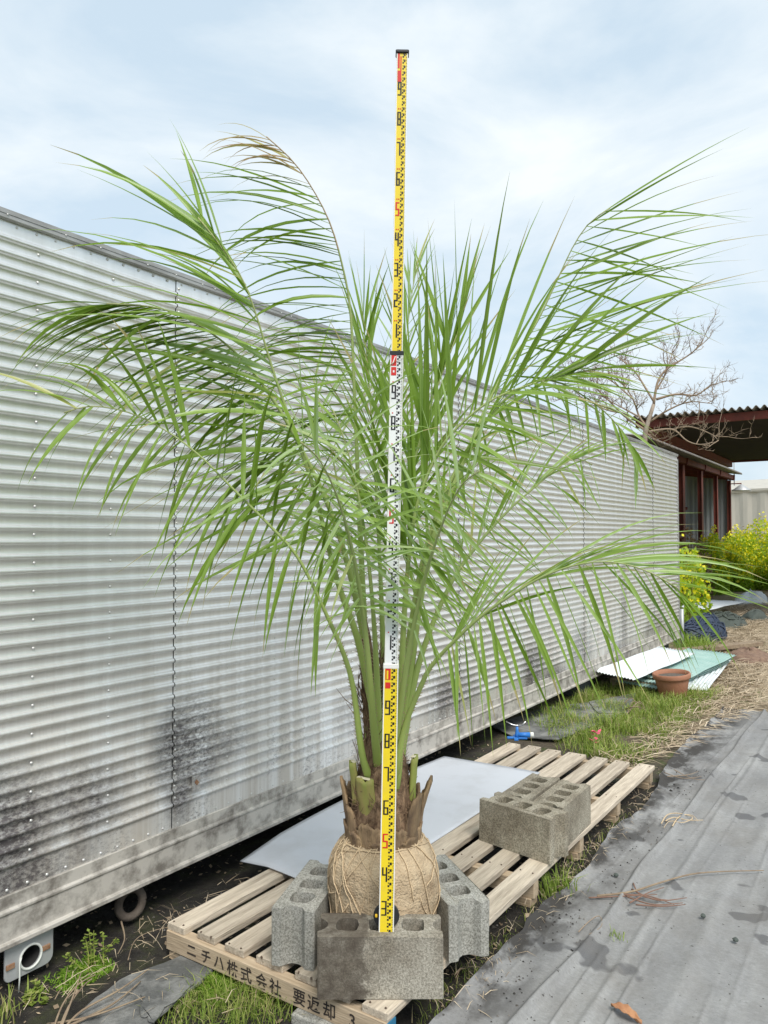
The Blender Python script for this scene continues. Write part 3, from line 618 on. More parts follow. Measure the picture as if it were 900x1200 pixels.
def on_ball(a_, v, off=.004):
    p = ball((a_/(2*math.pi)) % 1, max(0, min(.999, v))); d = p-Vector((TCx, TCy, PZ+.14)); return p+d.normalized()*off
rn = random.Random(5)
for i in range(44):
    a0 = rn.uniform(0, 2*math.pi); da = rn.uniform(.2, 1.5)*rn.choice((-1, 1)); v0, v1 = rn.uniform(.86, .99), rn.uniform(.1, .6)
    if i > 40: v0 = v1 = rn.uniform(.85, .96); da = 5.5
    vm = min(v0, v1)-rn.uniform(0, .2) if i % 3 == 0 else None
    pts = []
    for s in range(25):
        w = s/24; v = v0*(1-w)+v1*w
        if vm is not None: v = (1-w)**2*v0+2*w*(1-w)*(2*vm-(v0+v1)/2)+w*w*v1
        pts.append(on_ball(a0+da*w+.02*noise.noise(Vector((i, w*5, 0))), v))
    obj('binding_rope', pm(MB().tube(pts, rn.uniform(.0013, .0024), 5)), MT['rope'], rb, smooth=True)
# trunk core with fibre
def trunkp(u, v):
    a_ = 2*math.pi*u; z = .30+v*.46; r = [.118,.128,.122,.105,.088,.070,.05][min(6, int(v*6))]*(1-(v*6) % 1)+[.118,.128,.122,.105,.088,.070,.05,.05][min(7, int(v*6)+1)]*((v*6) % 1)
    r *= 1+.05*noise.noise(Vector((math.cos(a_)*4, math.sin(a_)*4, z*14)))
    return Vector((TCx+math.cos(a_)*r, TCy+math.sin(a_)*r, PZ+z))
obj('trunk', pm(MB().grid(trunkp, 40, 30)), MT['fibre'], palm, smooth=True)
def sheath(ang, r0, z0, z1, w0, w1, flare, mname, name, th=.012, cut=False):
    """a leaf base: curved scale standing off the trunk"""
    m_ = MB(); n, s = 8, 8
    def sf(u, v):
        w = w0*(1-v)+w1*v-(w0*.25*(1-2*v)**2 if v < .5 else 0); aa = ang+(u-.5)*w/r0; r = r0+flare*v**1.6+.010*(1-((u-.5)*2)**2)+.004*noise.noise(Vector((u*4, v*5, ang)))
        zz = z0+(z1-z0)*v+.018*noise.noise(Vector((u*7, 0, ang*3)))*max(0, v-.6)/.4-.02*((u-.5)*2)**2*(v > .85)*(0 if cut else 1)
        return Vector((TCx+math.cos(aa)*r, TCy+math.sin(aa)*r, PZ+zz))
    m_.grid(sf, n, s); o = obj(name, pm(m_), MT[mname], palm, smooth=True, solid=th)
    return o
camA = math.atan2(-TCy, -TCx)                                                  # towards the camera
rightA = math.atan2(RT.y, RT.x)
for da, z0, z1, w0, w1, fl in [(-.42,.35,.455,.150,.085,.006),(.40,.345,.435,.150,.09,.004),(1.02,.35,.545,.110,.050,.022),(-1.12,.35,.50,.100,.045,.010),(-1.55,.36,.575,.075,.030,.022),(1.60,.36,.575,.075,.028,.045),(2.3,.35,.53,.15,.07,.03),(-2.3,.35,.53,.15,.07,.03),(3.1,.35,.53,.15,.07,.03),(-.02,.335,.40,.16,.10,.008),(.80,.335,.40,.15,.09,.010),(-.85,.335,.42,.15,.08,.008),(1.4,.335,.43,.15,.08,.010),(-1.5,.335,.43,.15,.08,.010)]:
    sheath(camA+da, .116, z0, z1, w0, w1, fl, 'sheath', 'leaf_base', .009)
for da, z0, z1, w, r0 in [(-.62,.46,.60,.062,.098),(1.25,.50,.66,.030,.100),(-1.15,.5,.645,.030,.10),(2.6,.5,.63,.05,.09)]:
    o = sheath(camA+da, r0, z0, z1, w*1.15, w, .012, 'stub', 'cut_petiole', .014, True)
    aa = camA+da; rr = r0+.012; obj('cut_face', pm(MB().box((TCx+math.cos(aa)*rr, TCy+math.sin(aa)*rr, PZ+z1+.002), (.016, w*.96, .005), aa)), MT['stub_cut'], o, bevel=.002)
hr = MB(); rn = random.Random(31)
for i in range(420):                                                          # loose fibres over the leaf bases
    a_ = rn.uniform(0, 6.28); z = rn.uniform(.38, .66); r = .118-.07*max(0, z-.5)/.2+.006; p = Vector((TCx+math.cos(a_)*r, TCy+math.sin(a_)*r, PZ+z)); tg = Vector((-math.sin(a_), math.cos(a_), 0)); d = (tg*rn.uniform(-1,1)+UP*rn.uniform(-.4,1)+Vector((math.cos(a_), math.sin(a_), 0))*rn.uniform(0,.08)).normalized()*rn.uniform(.02,.06)
    hr.tube([p, p+d*.5+tg*rn.uniform(-.006,.006), p+d], [.0016,.0013,.0005], 3)
obj('trunk_fibres', pm(hr), MT['fibre'], palm, kind='stuff')
# fibre tuft between the petioles
ft = MB(); rn = random.Random(3)
for i in range(240):
    a_ = rn.uniform(0, 6.28); r = rn.uniform(.03, .07); z = rn.uniform(.62, .98)
    cx = TCx+math.cos(a_)*r*.8-RT.x*.035; cy = TCy+math.sin(a_)*r*.8-RT.y*.035
    p = Vector((cx, cy, PZ+z)); d = Vector((rn.uniform(-.3,.3), rn.uniform(-.3,.3), rn.uniform(.2, 1))).normalized()*rn.uniform(.05, .13)
    ft.tube([p, p+d*.5+Vector((rn.uniform(-.008,.008), rn.uniform(-.008,.008), 0)), p+d], [.0022, .0018, .0008], 3)
ft.tube([P(437, 850, DP), P(432, 790, DP+.02), P(428, 745, DP+.03), P(425, 715, DP+.03)], [.03, .028, .02, .006], 8)
obj('fibre_tuft', pm(ft), MT['fibre'], palm, kind='stuff')

def spline(pts, n):
    """centripetal-ish Catmull-Rom resample"""
    out = []; m_ = len(pts)
    for s in range(n+1):
        f = s/n*(m_-1); i = min(int(f), m_-2); w = f-i
        p0, p1, p2, p3 = pts[max(i-1, 0)], pts[i], pts[i+1], pts[min(i+2, m_-1)]
        out.append(.5*((2*p1)+(p2-p0)*w+(2*p0-5*p1+4*p2-p3)*w*w+(3*p1-p0-3*p2+p3)*w**3))
    # even spacing
    L_ = [0]
    for i in range(n): L_.append(L_[-1]+(out[i+1]-out[i]).length)
    res = []; j = 0
    for s in range(n+1):
        tgt = L_[-1]*s/n
        while j < n-1 and L_[j+1] < tgt: j += 1
        w = (tgt-L_[j])/max(1e-9, L_[j+1]-L_[j]); res.append(out[j].lerp(out[j+1], min(1, w)))
    return res, L_[-1]
def cv(t3): return RT*t3[0]+UP*t3[1]-FW*t3[2]                                 # (right, up, towards camera)
LEAFS = []                                                                     # (area, frond, MB)
rn = random.Random(21)
def lerp3(a_, b_, w): return tuple(x_*(1-w)+y_*w for x_, y_ in zip(a_, b_))
def leaflet(p0, d0, L_, w, droop, nrm, tint, brown=0, seg=7):
    pts = [p0]; d = d0.normalized(); h = L_/seg
    for i in range(seg):
        d = (d+Vector((0, 0, -1))*droop*(i+.5)/seg*.32).normalized(); pts.append(pts[-1]+d*h)
    m_ = MB(); vs = []; wp = [.42, .85, 1., .93, .74, .48, .22, .02]
    for i, p in enumerate(pts):
        tt = (pts[min(i+1, seg)]-pts[max(i-1, 0)]).normalized(); s = tt.cross(nrm)
        if s.length < 1e-3: s = tt.orthogonal()
        s.normalize(); nn = s.cross(tt); ww = w*wp[i]*.5
        vs += [p-s*ww+nn*ww*.38, p, p+s*ww+nn*ww*.38]
    fs = []
    for i in range(seg): fs += [(3*i, 3*i+1, 3*i+4, 3*i+3), (3*i+1, 3*i+2, 3*i+5, 3*i+4)]
    m_.add(vs, fs, tint); m_.a = [min(.86, max(0, tint+(.07 if q % 2 else -.05)-.10*(q//2)/seg)) if tint < .87 else tint for q in range(2*seg)]  # one half lighter, one darker: shading of the fold put into the tint
    if brown: m_.a[-2*brown:] = [.97]*(2*brown)
    # area in the picture decides which ones are counted singly
    def pr(p): q = p-C0; dd = q.dot(FP); return Vector((q.dot(RT)/dd*FPX, q.dot(UPP)/dd*FPX))
    q = [pr(Vector(v)) for v in vs[1::3]]; ar = sum((q[i+1]-q[i]).length for i in range(seg))*w
    return ar, m_
def frond(name_i, pts, t0, n, Ls, A, B, droop, width=.019, tint=(.35,.75), r0=.017, dry=0., gapf=1., lenp=None, teeth=True):
    x_, y_, d_ = pts[0]; pts = [(449+(x_-449)*.35, y_+38, DP+(d_-DP)*.2)]+list(pts)
    c, tl = spline([P(*p) for p in pts], 48)
    rad = [max(.0022, r0*(1-.55*(i/48)/max(t0, .3)) if i/48 < t0 else r0*.45*(1-(i/48-t0)/(1-t0)*.9)) for i in range(49)]
    rad[0] *= 1.2; rad[1] *= 1.25; rad[2] *= 1.2; rad[3] *= 1.1
    m_ = MB(); m_.tube(c, rad, 7, .5, flat=.75)
    for fi in range(len(m_.f)):
        w = (fi//7)/48; m_.a[fi] = (.15+.5*w) if w < .8 or not dry else .5+dry*.5
    if teeth:
        for s in range(40):
            w = .12+(t0-.14)*s/40; i = int(w*48); tt = (c[i+1]-c[i]).normalized(); sd = tt.cross(FW).normalized()*rn.choice((-1, 1))
            p = c[i].lerp(c[i+1], w*48-i)+sd*rad[i]*.8; m_.add([p-tt*.003, p+tt*.003, p+sd*.008+tt*.006], [(0,1,2)], .9)
    fr = obj('frond', pm(m_), MT['petiole'], palm, smooth=True, attr=True)
    for sd, D, Lm in ((0, A, Ls[0]), (1, B, Ls[1])):
        for k_ in range(n):
            w = (k_+.5*sd+rn.uniform(-.25, .25))/n; w = min(1, max(0, w)); tpar = t0+(1-t0)*w
            i = min(47, int(tpar*48)); p = c[i].lerp(c[i+1], tpar*48-i)
            if len(D) == 3: dv = lerp3(D[0], D[1], w*2) if w < .5 else lerp3(D[1], D[2], w*2-1)
            else: dv = lerp3(D[0], D[1], w)
            d = cv(dv)+Vector((rn.gauss(0, .12), rn.gauss(0, .12), rn.gauss(0, .12)))
            ll = Lm*(.72+.34*math.sin(math.pi*min(1, .12+w*.88)))*rn.uniform(.78, 1.14)
            if rn.random() < .06: continue
            tn = rn.uniform(*tint) if rn.random() > .02 else .94
            if dry and w > .82: tn = 1.-rn.uniform(0, .05); ll *= .62
            nrm = (UP*rn.uniform(.3, 1)-FW*rn.uniform(-.2, .9)+RT*rn.uniform(-.6, .6)).normalized()
            ar, lm = leaflet(p, d, ll, width*.84*rn.uniform(.7, 1.2), droop*rn.uniform(.4, 1.6), nrm, tn, rn.choice((0,0,0,1,1,2)))
            LEAFS.append((ar, fr, lm))
    return fr
frond(1, [(433,880,2.76),(427,740,2.80),(421,600,2.82),(416,480,2.82),(411,370,2.80),(402,315,2.77),(384,255,2.71),(350,197,2.63),(312,160,2.56)], .50, 40, (.56,.54),
      ((-.95,-.02,-.1),(-1,.20,.1),(-.80,.40,.15)), ((-.9,.1,-.3),(-1,.20,-.25),(-.85,.30,-.1)), .75, .019, (.05,.5), dry=.9)
frond(2, [(437,830,2.70),(419,749,2.66),(395,680,2.61),(365,565,2.52),(325,450,2.42),(290,340,2.33),(258,288,2.29),(232,255,2.26)], .42, 34, (.62,.50),
      ((-.75,-.40,.2),(-.97,.30,.2),(-.85,.52,.1)), ((.75,-.25,.25),(-.85,.35,-.2),(-.22,.98,.1)), .45, .025, (.35,.78))
frond(3, [(441,860,2.76),(425,740,2.76),(395,620,2.70),(350,520,2.60),(300,440,2.50),(250,392,2.42),(190,362,2.34),(125,356,2.27)], .54, 44, (.54,.50),
      ((-.55,-.75,.1),(-.9,-.35,.1),(-1,-.16,0)), ((-.9,-.25,-.2),(-.95,-.2,-.1),(-1,-.05,0)), .7, .018, (.0,.5))
frond(4, [(425,888,2.64),(411,792,2.59),(381,717,2.54),(350,655,2.48),(320,620,2.44),(270,570,2.39),(235,535,2.35),(195,505,2.32),(150,483,2.28),(105,476,2.25),(75,484,2.23)], .40, 30, (.40,.36),
      ((.40,.85,.1),(.05,1,.1),(-.70,.15,.1)), ((-.10,-1,.1),(-.40,-.75,.1),(-.55,-.5,.1)), .75, .020, (.15,.66), r0=.014)
frond(5, [(446,880,2.80),(449,787,2.83),(446,680,2.86),(440,560,2.88),(434,470,2.9),(429,410,2.91),(425,365,2.92)], .44, 26, (.40,.40),
      ((-.6,.6,.1),(-.40,.9,.1),(-.15,1,0)), ((.55,.7,.0),(.35,.9,-.1),(.1,1,0)), .3, .018, (.3,.85))
frond(6, [(456,890,2.84),(459,760,2.90),(464,620,2.95),(470,480,3.0),(476,400,3.02),(482,350,3.03),(489,305,3.03)], .45, 24, (.30,.30),
      ((-.55,.75,0),(-.3,.95,0),(.1,1,0)), ((.6,.7,0),(.5,.85,0),(.35,.95,0)), .3, .013, (.45,.93))
frond(7, [(466,905,2.63),(470,800,2.60),(475,700,2.56),(484,615,2.50),(497,567,2.47),(519,521,2.44),(551,487,2.41),(583,465,2.40),(620,451,2.40),(660,440,2.42),(700,432,2.45)], .46, 42, (.66,.31),
      ((-.22,1,0),(.06,1,.05),(.97,.10,.0)), ((.75,-.65,.2),(.9,-.25,.2),(1,-.1,.1)), .30, .023, (.12,.70))
frond(8, [(462,900,2.78),(478,760,2.80),(500,640,2.82),(540,540,2.84),(590,470,2.84),(640,445,2.84),(690,468,2.84),(725,500,2.84),(748,540,2.84)], .54, 24, (.30,.24),
      ((.4,.8,.1),(.75,.2,.1),(.45,-.85,.1)), ((.35,-.85,-.1),(.3,-.9,-.1),(.1,-1,0)), .6, .016, (.35,.85))
frond(9, [(468,900,2.74),(482,780,2.76),(502,650,2.80),(535,560,2.83),(585,445,2.86),(625,385,2.86),(652,330,2.85),(671,290,2.83),(690,262,2.81),(715,244,2.78)], .52, 25, (.76,.66),
      ((.55,.80,.1),(.95,.28,.15),(.90,.40,.1)), ((.95,.10,-.2),(1,-.12,-.2),(.97,-.02,.0)), .16, .023, (.2,.7))
frond(10, [(464,904,2.60),(475,850,2.56),(493,805,2.52),(509,776,2.49),(557,728,2.42),(600,697,2.36),(640,674,2.31),(680,661,2.27),(720,659,2.23),(760,670,2.19),(795,690,2.16)], .45, 34, (.44,.40),
      ((.35,.85,.1),(.90,.45,.05),(.97,-.12,.15)), ((-.02,-1,.1),(.40,-.88,.1),(.52,-.85,.1)), .45, .015, (.3,.82), r0=.015)
frond(11, [(470,880,2.74),(490,780,2.76),(525,690,2.79),(560,638,2.81),(598,596,2.83),(628,570,2.84),(654,548,2.84),(676,537,2.84),(694,545,2.84)], .50, 22, (.34,.26),
      ((-.05,1,0),(.5,.85,0),(.95,.25,0)), ((.7,-.65,0),(.85,-.45,0),(.35,-.9,0)), .4, .014, (.35,.85))
frond(12, [(440,870,2.62),(428,740,2.46),(414,650,2.31),(396,585,2.18),(375,540,2.07),(352,518,1.98)], .50, 18, (.38,.26),
      ((.85,.2,.1),(.8,.35,.1),(-.3,.6,.3)), ((-.5,-.75,.1),(-.55,-.7,.15),(-.75,-.2,.3)), .6, .017, (.62,.92))
frond(13, [(462,880,2.60),(478,770,2.46),(497,680,2.34),(520,610,2.22),(540,570,2.13),(562,552,2.05)], .50, 16, (.38,.24),
      ((-.75,.55,.1),(-.55,.8,.1),(.3,.8,.2)), ((.35,-.9,.1),(.55,-.8,.1),(.85,-.3,.2)), .6, .015, (.55,.90))
frond(14, [(440,880,2.82),(425,740,2.98),(402,600,3.12),(382,500,3.22),(366,440,3.27)], .44, 22, (.42,.40),
      ((-.6,.5,0),(-.6,.65,0),(-.5,.8,0)), ((.6,.4,0),(.55,.6,0),(.2,.9,0)), .5, .017, (.6,.9))
frond(15, [(468,880,2.84),(486,750,3.0),(510,640,3.14),(538,575,3.23),(575,545,3.28)], .44, 18, (.40,.34),
      ((-.35,.9,0),(.1,.95,0),(.6,.6,0)), ((.7,-.4,0),(.8,-.5,0),(.8,-.3,0)), .5, .016, (.3,.75))
frond(16, [(453,890,2.72),(457,740,2.70),(472,600,2.68),(500,490,2.66),(525,420,2.65),(540,380,2.65)], .48, 26, (.56,.52),
      ((-.45,.85,.1),(-.3,.95,.1),(-.05,1,0)), ((.5,.8,0),(.4,.9,0),(.25,.95,0)), .12, .021, (.15,.6))
frond(17, [(445,885,2.7),(440,760,2.62),(432,660,2.55),(420,580,2.5),(405,520,2.46),(390,480,2.44)], .48, 20, (.42,.30),
      ((.75,-.1,.2),(.7,-.2,.2),(.5,.6,.1)), ((-.75,.1,.1),(-.75,.3,.1),(-.5,.7,.1)), .55, .018, (.55,.9))
LEAFS.sort(key=lambda q: -q[0])
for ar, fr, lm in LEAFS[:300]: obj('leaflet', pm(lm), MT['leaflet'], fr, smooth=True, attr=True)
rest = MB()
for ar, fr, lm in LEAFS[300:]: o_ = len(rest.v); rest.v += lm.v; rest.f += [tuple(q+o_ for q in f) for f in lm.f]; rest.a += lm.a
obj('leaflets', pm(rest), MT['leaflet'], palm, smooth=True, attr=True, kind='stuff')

# ================================================================== THINGS ON THE PALLET
def board(u, v):
    x = -2.47+u*.64; y = 2.45+v*1.93; x += .04*(v-.5)*(u-.5); z = PZ+.0075
    over = max(0, -2.28-x); z += .030*math.sin(math.pi*v)*max(0, (.55-u))*1.6+.004*math.sin(5*v+u*3)
    if v < .15: z -= over*.12*(1-v/.15)
    y += .06*(1-u)*(v < .5)*(1-2*v)
    return Vector((x, y, z))
obj('plastic_board', MB().grid(board, 24, 40), MT['plastic_board'], smooth=True, solid=.004, label='pale blue grey plastic board lying across the pallet slats', cat='board')
c = G(606, 866, PZ+.002); sp = thing('garden_sprinkler', 'blue plastic garden sprinkler with a metal arm at the pallet corner', 'sprinkler', (c.x, c.y, PZ+.002), .5)
obj('base', MB().box((0,0,.008), (.14,.03,.014)).box((-.01,0,.0085), (.03,.12,.015)), MT['sprinkler_blue'], sp, bevel=.004)
obj('body', MB().tube([(0,0,.012),(0,0,.035),(0,0,.06),(0,0,.085)], [.018,.016,.011,.009], 10).tube([(.0,0,.03),(.09,0,.03)], [.016,.019], 10), MT['sprinkler_blue'], sp, smooth=True)
obj('arm', MB().tube([(-.075,.01,.118),(-.04,.003,.100),(0,0,.093),(.035,-.002,.098),(.06,-.008,.125)], .005, 6).tube([(0,0,.083),(0,0,.10)], .006, 8), MT['metal_bright'], sp, smooth=True)
obj('hose_connector', MB().tube([(.09,0,.03),(.115,0,.03)], [.02,.02], 10), MT['cord'], sp, smooth=False, bevel=.002)

# ================================================================== GRASS AND STRAW
def blade(m_, p, h, lean, w, rn, tint):
    a_ = rn.uniform(0, 6.28); d = Vector((math.cos(a_), math.sin(a_), 0)); s = Vector((-d.y, d.x, 0))*w/2
    p1 = p+UP*h*.55+d*h*lean*.35; p2 = p+UP*h*(1-lean*.35)+d*h*lean
    m_.add([p-s, p+s, p1+s*.7, p1-s*.7, p2], [(0,1,2,3), (3,2,4)], tint)
def patch(name, poly_px, n, h, w, matn, label, seed, tint=(0,1), lean=(.3,1.2), z0=0., kind='stuff'):
    rn = random.Random(seed); pts = [G(*q) for q in poly_px]; m_ = MB()
    xs = [p.x for p in pts]; ysn = [p.y for p in pts]; k_ = 0
    def inside(x, y):
        c_ = False
        for i in range(len(pts)):
            a_, b_ = pts[i], pts[i-1]
            if (a_.y > y) != (b_.y > y) and x < (b_.x-a_.x)*(y-a_.y)/(b_.y-a_.y)+a_.x: c_ = not c_
        return c_
    while k_ < n:
        x, y = rn.uniform(min(xs), max(xs)), rn.uniform(min(ysn), max(ysn))
        if not inside(x+rn.gauss(0, .04), y+rn.gauss(0, .04)): continue
        dens = noise.noise(Vector((x*3.3, y*3.3, seed)))
        k_ += 1
        if dens < rn.uniform(-.55, .15): continue
        blade(m_, Vector((x, y, hgt(x, y)+z0-.004)), rn.uniform(*h)*(1+.5*dens), rn.uniform(*lean), rn.uniform(*w), rn, min(1, max(0, rn.uniform(*tint)+dens*.15)))
    return obj(name, m_, MT[matn], attr=True, kind=kind, label=label)
patch('grass', [(622,848),(700,806),(770,800),(830,806),(850,815),(800,850),(745,900),(700,890),(655,872)], 12000, (.05,.15), (.004,.008), 'grass', 'short green grass growing around the terracotta pot', 3, (0,.95))
patch('grass', [(205,1165),(330,1140),(345,1200),(190,1215)], 1300, (.03,.085), (.002,.004), 'grass', 'thin green grass below the stencilled pallet end', 4, (0,1))
patch('grass', [(795,742),(830,742),(836,775),(798,772)], 1600, (.12,.30), (.008,.016), 'grass', 'tall green grass at the far corner of the box body', 5, (0,.7))
patch('grass', [(595,1062),(700,985),(735,950),(745,960),(690,1020),(600,1090)], 420, (.02,.07), (.002,.004), 'grass', 'sparse grass between the pallet and the fabric', 6, (.1,1))
patch('grass', [(520,1150),(600,1080),(610,1100),(540,1190),(480,1205)], 380, (.015,.05), (.002,.003), 'grass', 'sparse grass on the soil beside the nearest pallet corner', 7, (.1,1))
patch('moss', [(235,1155),(262,1140),(285,1155),(262,1172),(238,1172)], 2200, (.015,.035), (.004,.007), 'moss', 'bright green moss cushions beside the slate boards', 8, (0,1))
patch('moss', [(68,1150),(92,1125),(118,1120),(128,1135),(95,1150),(75,1162)], 2200, (.012,.03), (.004,.007), 'moss', 'bright green moss cushions under the box body', 9, (0,1))
def straw(poly_px, n, seed, label, ln=(.06,.22), wd=(.0016,.0035)):
    rn = random.Random(seed); pts = [G(*q) for q in poly_px]; m_ = MB(); xs = [p.x for p in pts]; ysn = [p.y for p in pts]; k_ = 0
    while k_ < n:
        x, y = rn.uniform(min(xs), max(xs)), rn.uniform(min(ysn), max(ysn)); c_ = False
        for i in range(len(pts)):
            a_, b_ = pts[i], pts[i-1]
            if (a_.y > y) != (b_.y > y) and x < (b_.x-a_.x)*(y-a_.y)/(b_.y-a_.y)+a_.x: c_ = not c_
        if not c_: continue
        k_ += 1
        if noise.noise(Vector((x*2.6, y*2.6, 50+seed))) < rn.uniform(-.7, .1): continue
        a_ = rn.uniform(0, 6.28); l = rn.uniform(*ln); z = .012+abs(rn.gauss(0, .018)); d = Vector((math.cos(a_), math.sin(a_), rn.uniform(-.1, .22)))*l
        s = Vector((-math.sin(a_), math.cos(a_), .4))*rn.uniform(*wd); p = Vector((x, y, z)); b2 = p+d*.5+Vector((0,0,rn.uniform(0,.02)))
        m_.add([p-s, p+s, b2+s, b2-s, p+d], [(0,1,2,3), (3,2,4)], min(1, max(0, rn.gauss(.55, .25))))
    obj('straw', m_, MT['straw'], attr=True, kind='stuff', label=label)
straw([(690,895),(745,905),(770,888),(890,828),(905,800),(905,700),(850,715),(830,805),(760,860)], 15000, 11, 'flattened dry straw between the grass and the fabric')
straw([(800,760),(905,690),(905,835),(840,800)], 6000, 12, 'dry straw covering the far ground of the yard', (.1,.4))
straw([(0,1195),(60,1150),(200,1070),(270,1040),(330,1035),(200,1110),(220,1180),(330,1200)], 230, 13, 'scattered dry stalks on the soil beside the pallet', (.02,.12), (.0006,.0013))
straw([(500,1180),(620,1060),(750,930),(770,915),(760,950),(640,1090),(560,1200)], 420, 14, 'scattered dry stalks along the edge of the fabric', (.02,.09), (.0006,.0013))
pb = MB(); rn = random.Random(77)
for i in range(2600):
    x = rn.uniform(-2.9, -1.15) if i % 3 else rn.uniform(-1.45, -1.0); y = rn.uniform(.9, 5.4); r = rn.uniform(.002, .006)*(2.2 if rn.random() < .04 else 1)
    z = hgt(x, y) if x < -1.24 else .022
    q = [Vector((rn.uniform(.6,1.2), 0, 0)), Vector((0, rn.uniform(.6,1.2), 0)), Vector((-rn.uniform(.6,1.2), 0, 0)), Vector((0, -rn.uniform(.6,1.2), 0)), Vector((0, 0, .8))]
    pb.add([Vector((x, y, z))+v*r for v in q], [(0,1,4), (1,2,4), (2,3,4), (3,0,4)], rn.random()**2)
obj('crumbs', pb, MT['pebble'], attr=True, kind='stuff', label='small stones and crumbs of soil scattered on the ground')

lt = MB(); rn = random.Random(91)
for i in range(3600):
    x = rn.uniform(-3.0, -1.2); y = rn.uniform(.9, 5.3)
    if noise.noise(Vector((x*3, y*3, 9))) < rn.uniform(-.5, .3): continue
    a_ = rn.uniform(0, 6.28); l = rn.uniform(.006, .03); d = Vector((math.cos(a_), math.sin(a_), rn.uniform(-.1,.5)))*l; sd = Vector((-math.sin(a_), math.cos(a_), rn.uniform(-.4,.4)))*l*rn.uniform(.12,.4); p = Vector((x, y, hgt(x, y)+.004))
    lt.add([p, p+d*.5+sd, p+d, p+d*.5-sd], [(0,1,2,3)], rn.random()**1.7*.6)
obj('leaf_litter', lt, MT['straw'], attr=True, kind='stuff', label='small brown bits of dead leaf scattered over the dark soil')

# single weeds
def tuft(name, px, py, n, h, spread, label, seed, matn='grass', tint=(0,.7), w=(.004,.008)):
    rn = random.Random(seed); c = G(px, py); m_ = MB()
    for i in range(n): blade(m_, Vector((rn.gauss(0, spread), rn.gauss(0, spread), -.004)), rn.uniform(.5, 1)*h, rn.uniform(.15, .9), rn.uniform(*w), rn, rn.uniform(*tint))
    return obj(name, m_, MT[matn], None, (c.x, c.y, hgt(c.x, c.y)), attr=True, label=label, cat='grass tuft')
tuft('grass_tuft', 650, 1045, 90, .15, .045, 'bright green grass tuft against the long pallet edge by three blocks', 1)
tuft('grass_tuft', 722, 1104, 30, .03, .02, 'tiny green weed growing through the grey fabric', 2, w=(.002,.004)).location.z += .025
tuft('grass_tuft', 10, 1185, 40, .10, .04, 'thin grass tuft below the pipe plate of the box body', 4, tint=(.3,1))
def weed(px, py, h, label, seed, leafm='grass'):
    rn = random.Random(seed); c = G(px, py); o = thing('weed_plant', label, 'weed', (c.x, c.y, hgt(c.x, c.y)-.005)); st = MB(); lf = MB()
    for i in range(6):
        p = Vector((rn.gauss(0,.02), rn.gauss(0,.02), 0)); d = Vector((rn.gauss(0,.25), rn.gauss(0,.25), 1)).normalized(); pts = [p]
        for s in range(6): d = (d+Vector((rn.gauss(0,.12), rn.gauss(0,.12), 0))).normalized(); pts.append(pts[-1]+d*h*rn.uniform(.6,1)/6)
        st.tube(pts, [.0022-.0002*s for s in range(7)], 4)
        for s in range(1, 7):
            for q in range(6):
                a_ = rn.uniform(0, 6.28); dd = Vector((math.cos(a_), math.sin(a_), rn.uniform(-.2,.6))); l = rn.uniform(.008,.020); sd = dd.cross(UP).normalized()*l*.35; b0 = pts[s]-Vector((0,0,rn.uniform(0, h/8)))
                lf.add([b0, b0+dd*l*.5+sd, b0+dd*l, b0+dd*l*.5-sd], [(0,1,2,3)], rn.uniform(.2,.85))
    obj('stem', st, MT['stub'], o); obj('foliage', lf, MT[leafm], o, attr=True)
weed(112, 1130, .17, 'small upright leafy weed beside the bright moss under the box body', 5)
weed(40, 1168, .05, 'tiny clover like weed below the pipe plate', 6)
weed(690, 868, .10, 'leafy weed carrying pink flowers beside the far pallet corner', 8)
c = G(697, 862, .10); fl = thing('pink_flower', 'small pink and red flower beside the far pallet corner', 'flower', (c.x, c.y, .0))
obj('stem', MB().tube([(0,0,0),(.006,0,.05),(0,0,.10)], .0025, 5), MT['stub'], fl)
rn = random.Random(2)
for i in range(11):
    a_ = rn.uniform(0, 6.28); zc = .08+rn.uniform(-.03,.05); p = Vector((rn.uniform(-.03,.03), rn.uniform(-.03,.03), zc)); dd = Vector((math.cos(a_), math.sin(a_), rn.uniform(-.1,.7)))*.034; sd = dd.cross(UP).normalized()*.014
    obj('petal', MB().add([p, p+dd*.5+sd, p+dd, p+dd*.5-sd], [(0,1,2,3)]), MT['petal'], fl, solid=.001)

# ================================================================== SMALL DEBRIS ON THE GROUND
def slab(px_poly, z, th, m, label, seed, name='slate_board', cat='board'):
    rn = random.Random(seed); pts = [G(*q, z) for q in px_poly]; o2 = []
    for i, p in enumerate(pts):
        nx_ = pts[(i+1) % len(pts)]
        for s in range(6): w = s/6; v = p.lerp(nx_, w); o2.append(Vector((v.x+rn.gauss(0,.004), v.y+rn.gauss(0,.004), 0)))
    q = holed(o2, [], th); q.v = [(a_, b_, c_+z-th) for a_, b_, c_ in q.v]
    return obj(name, q, MT[m], bevel=.002, label=label, cat=cat)
slab([(88,1190),(140,1148),(215,1118),(256,1130),(185,1190),(160,1225),(60,1225)], .022, .010, 'slate_board', 'dark grey flat slate board lying on soil near the stencilled pallet end', 1)
slab([(168,1160),(215,1140),(228,1152),(180,1196),(165,1188)], .030, .006, 'slate_board', 'broken corner of grey slate lying on the larger slate board', 2)
slab([(575,850),(640,828),(720,820),(735,835),(655,866),(600,862)], .024, .010, 'slate_board', 'dark slate board lying beside the far end of the pallet', 3)
slab([(690,822),(745,812),(735,835),(700,835)], .034, .008, 'slate_board', 'small dark board lying on the far slate board', 4)
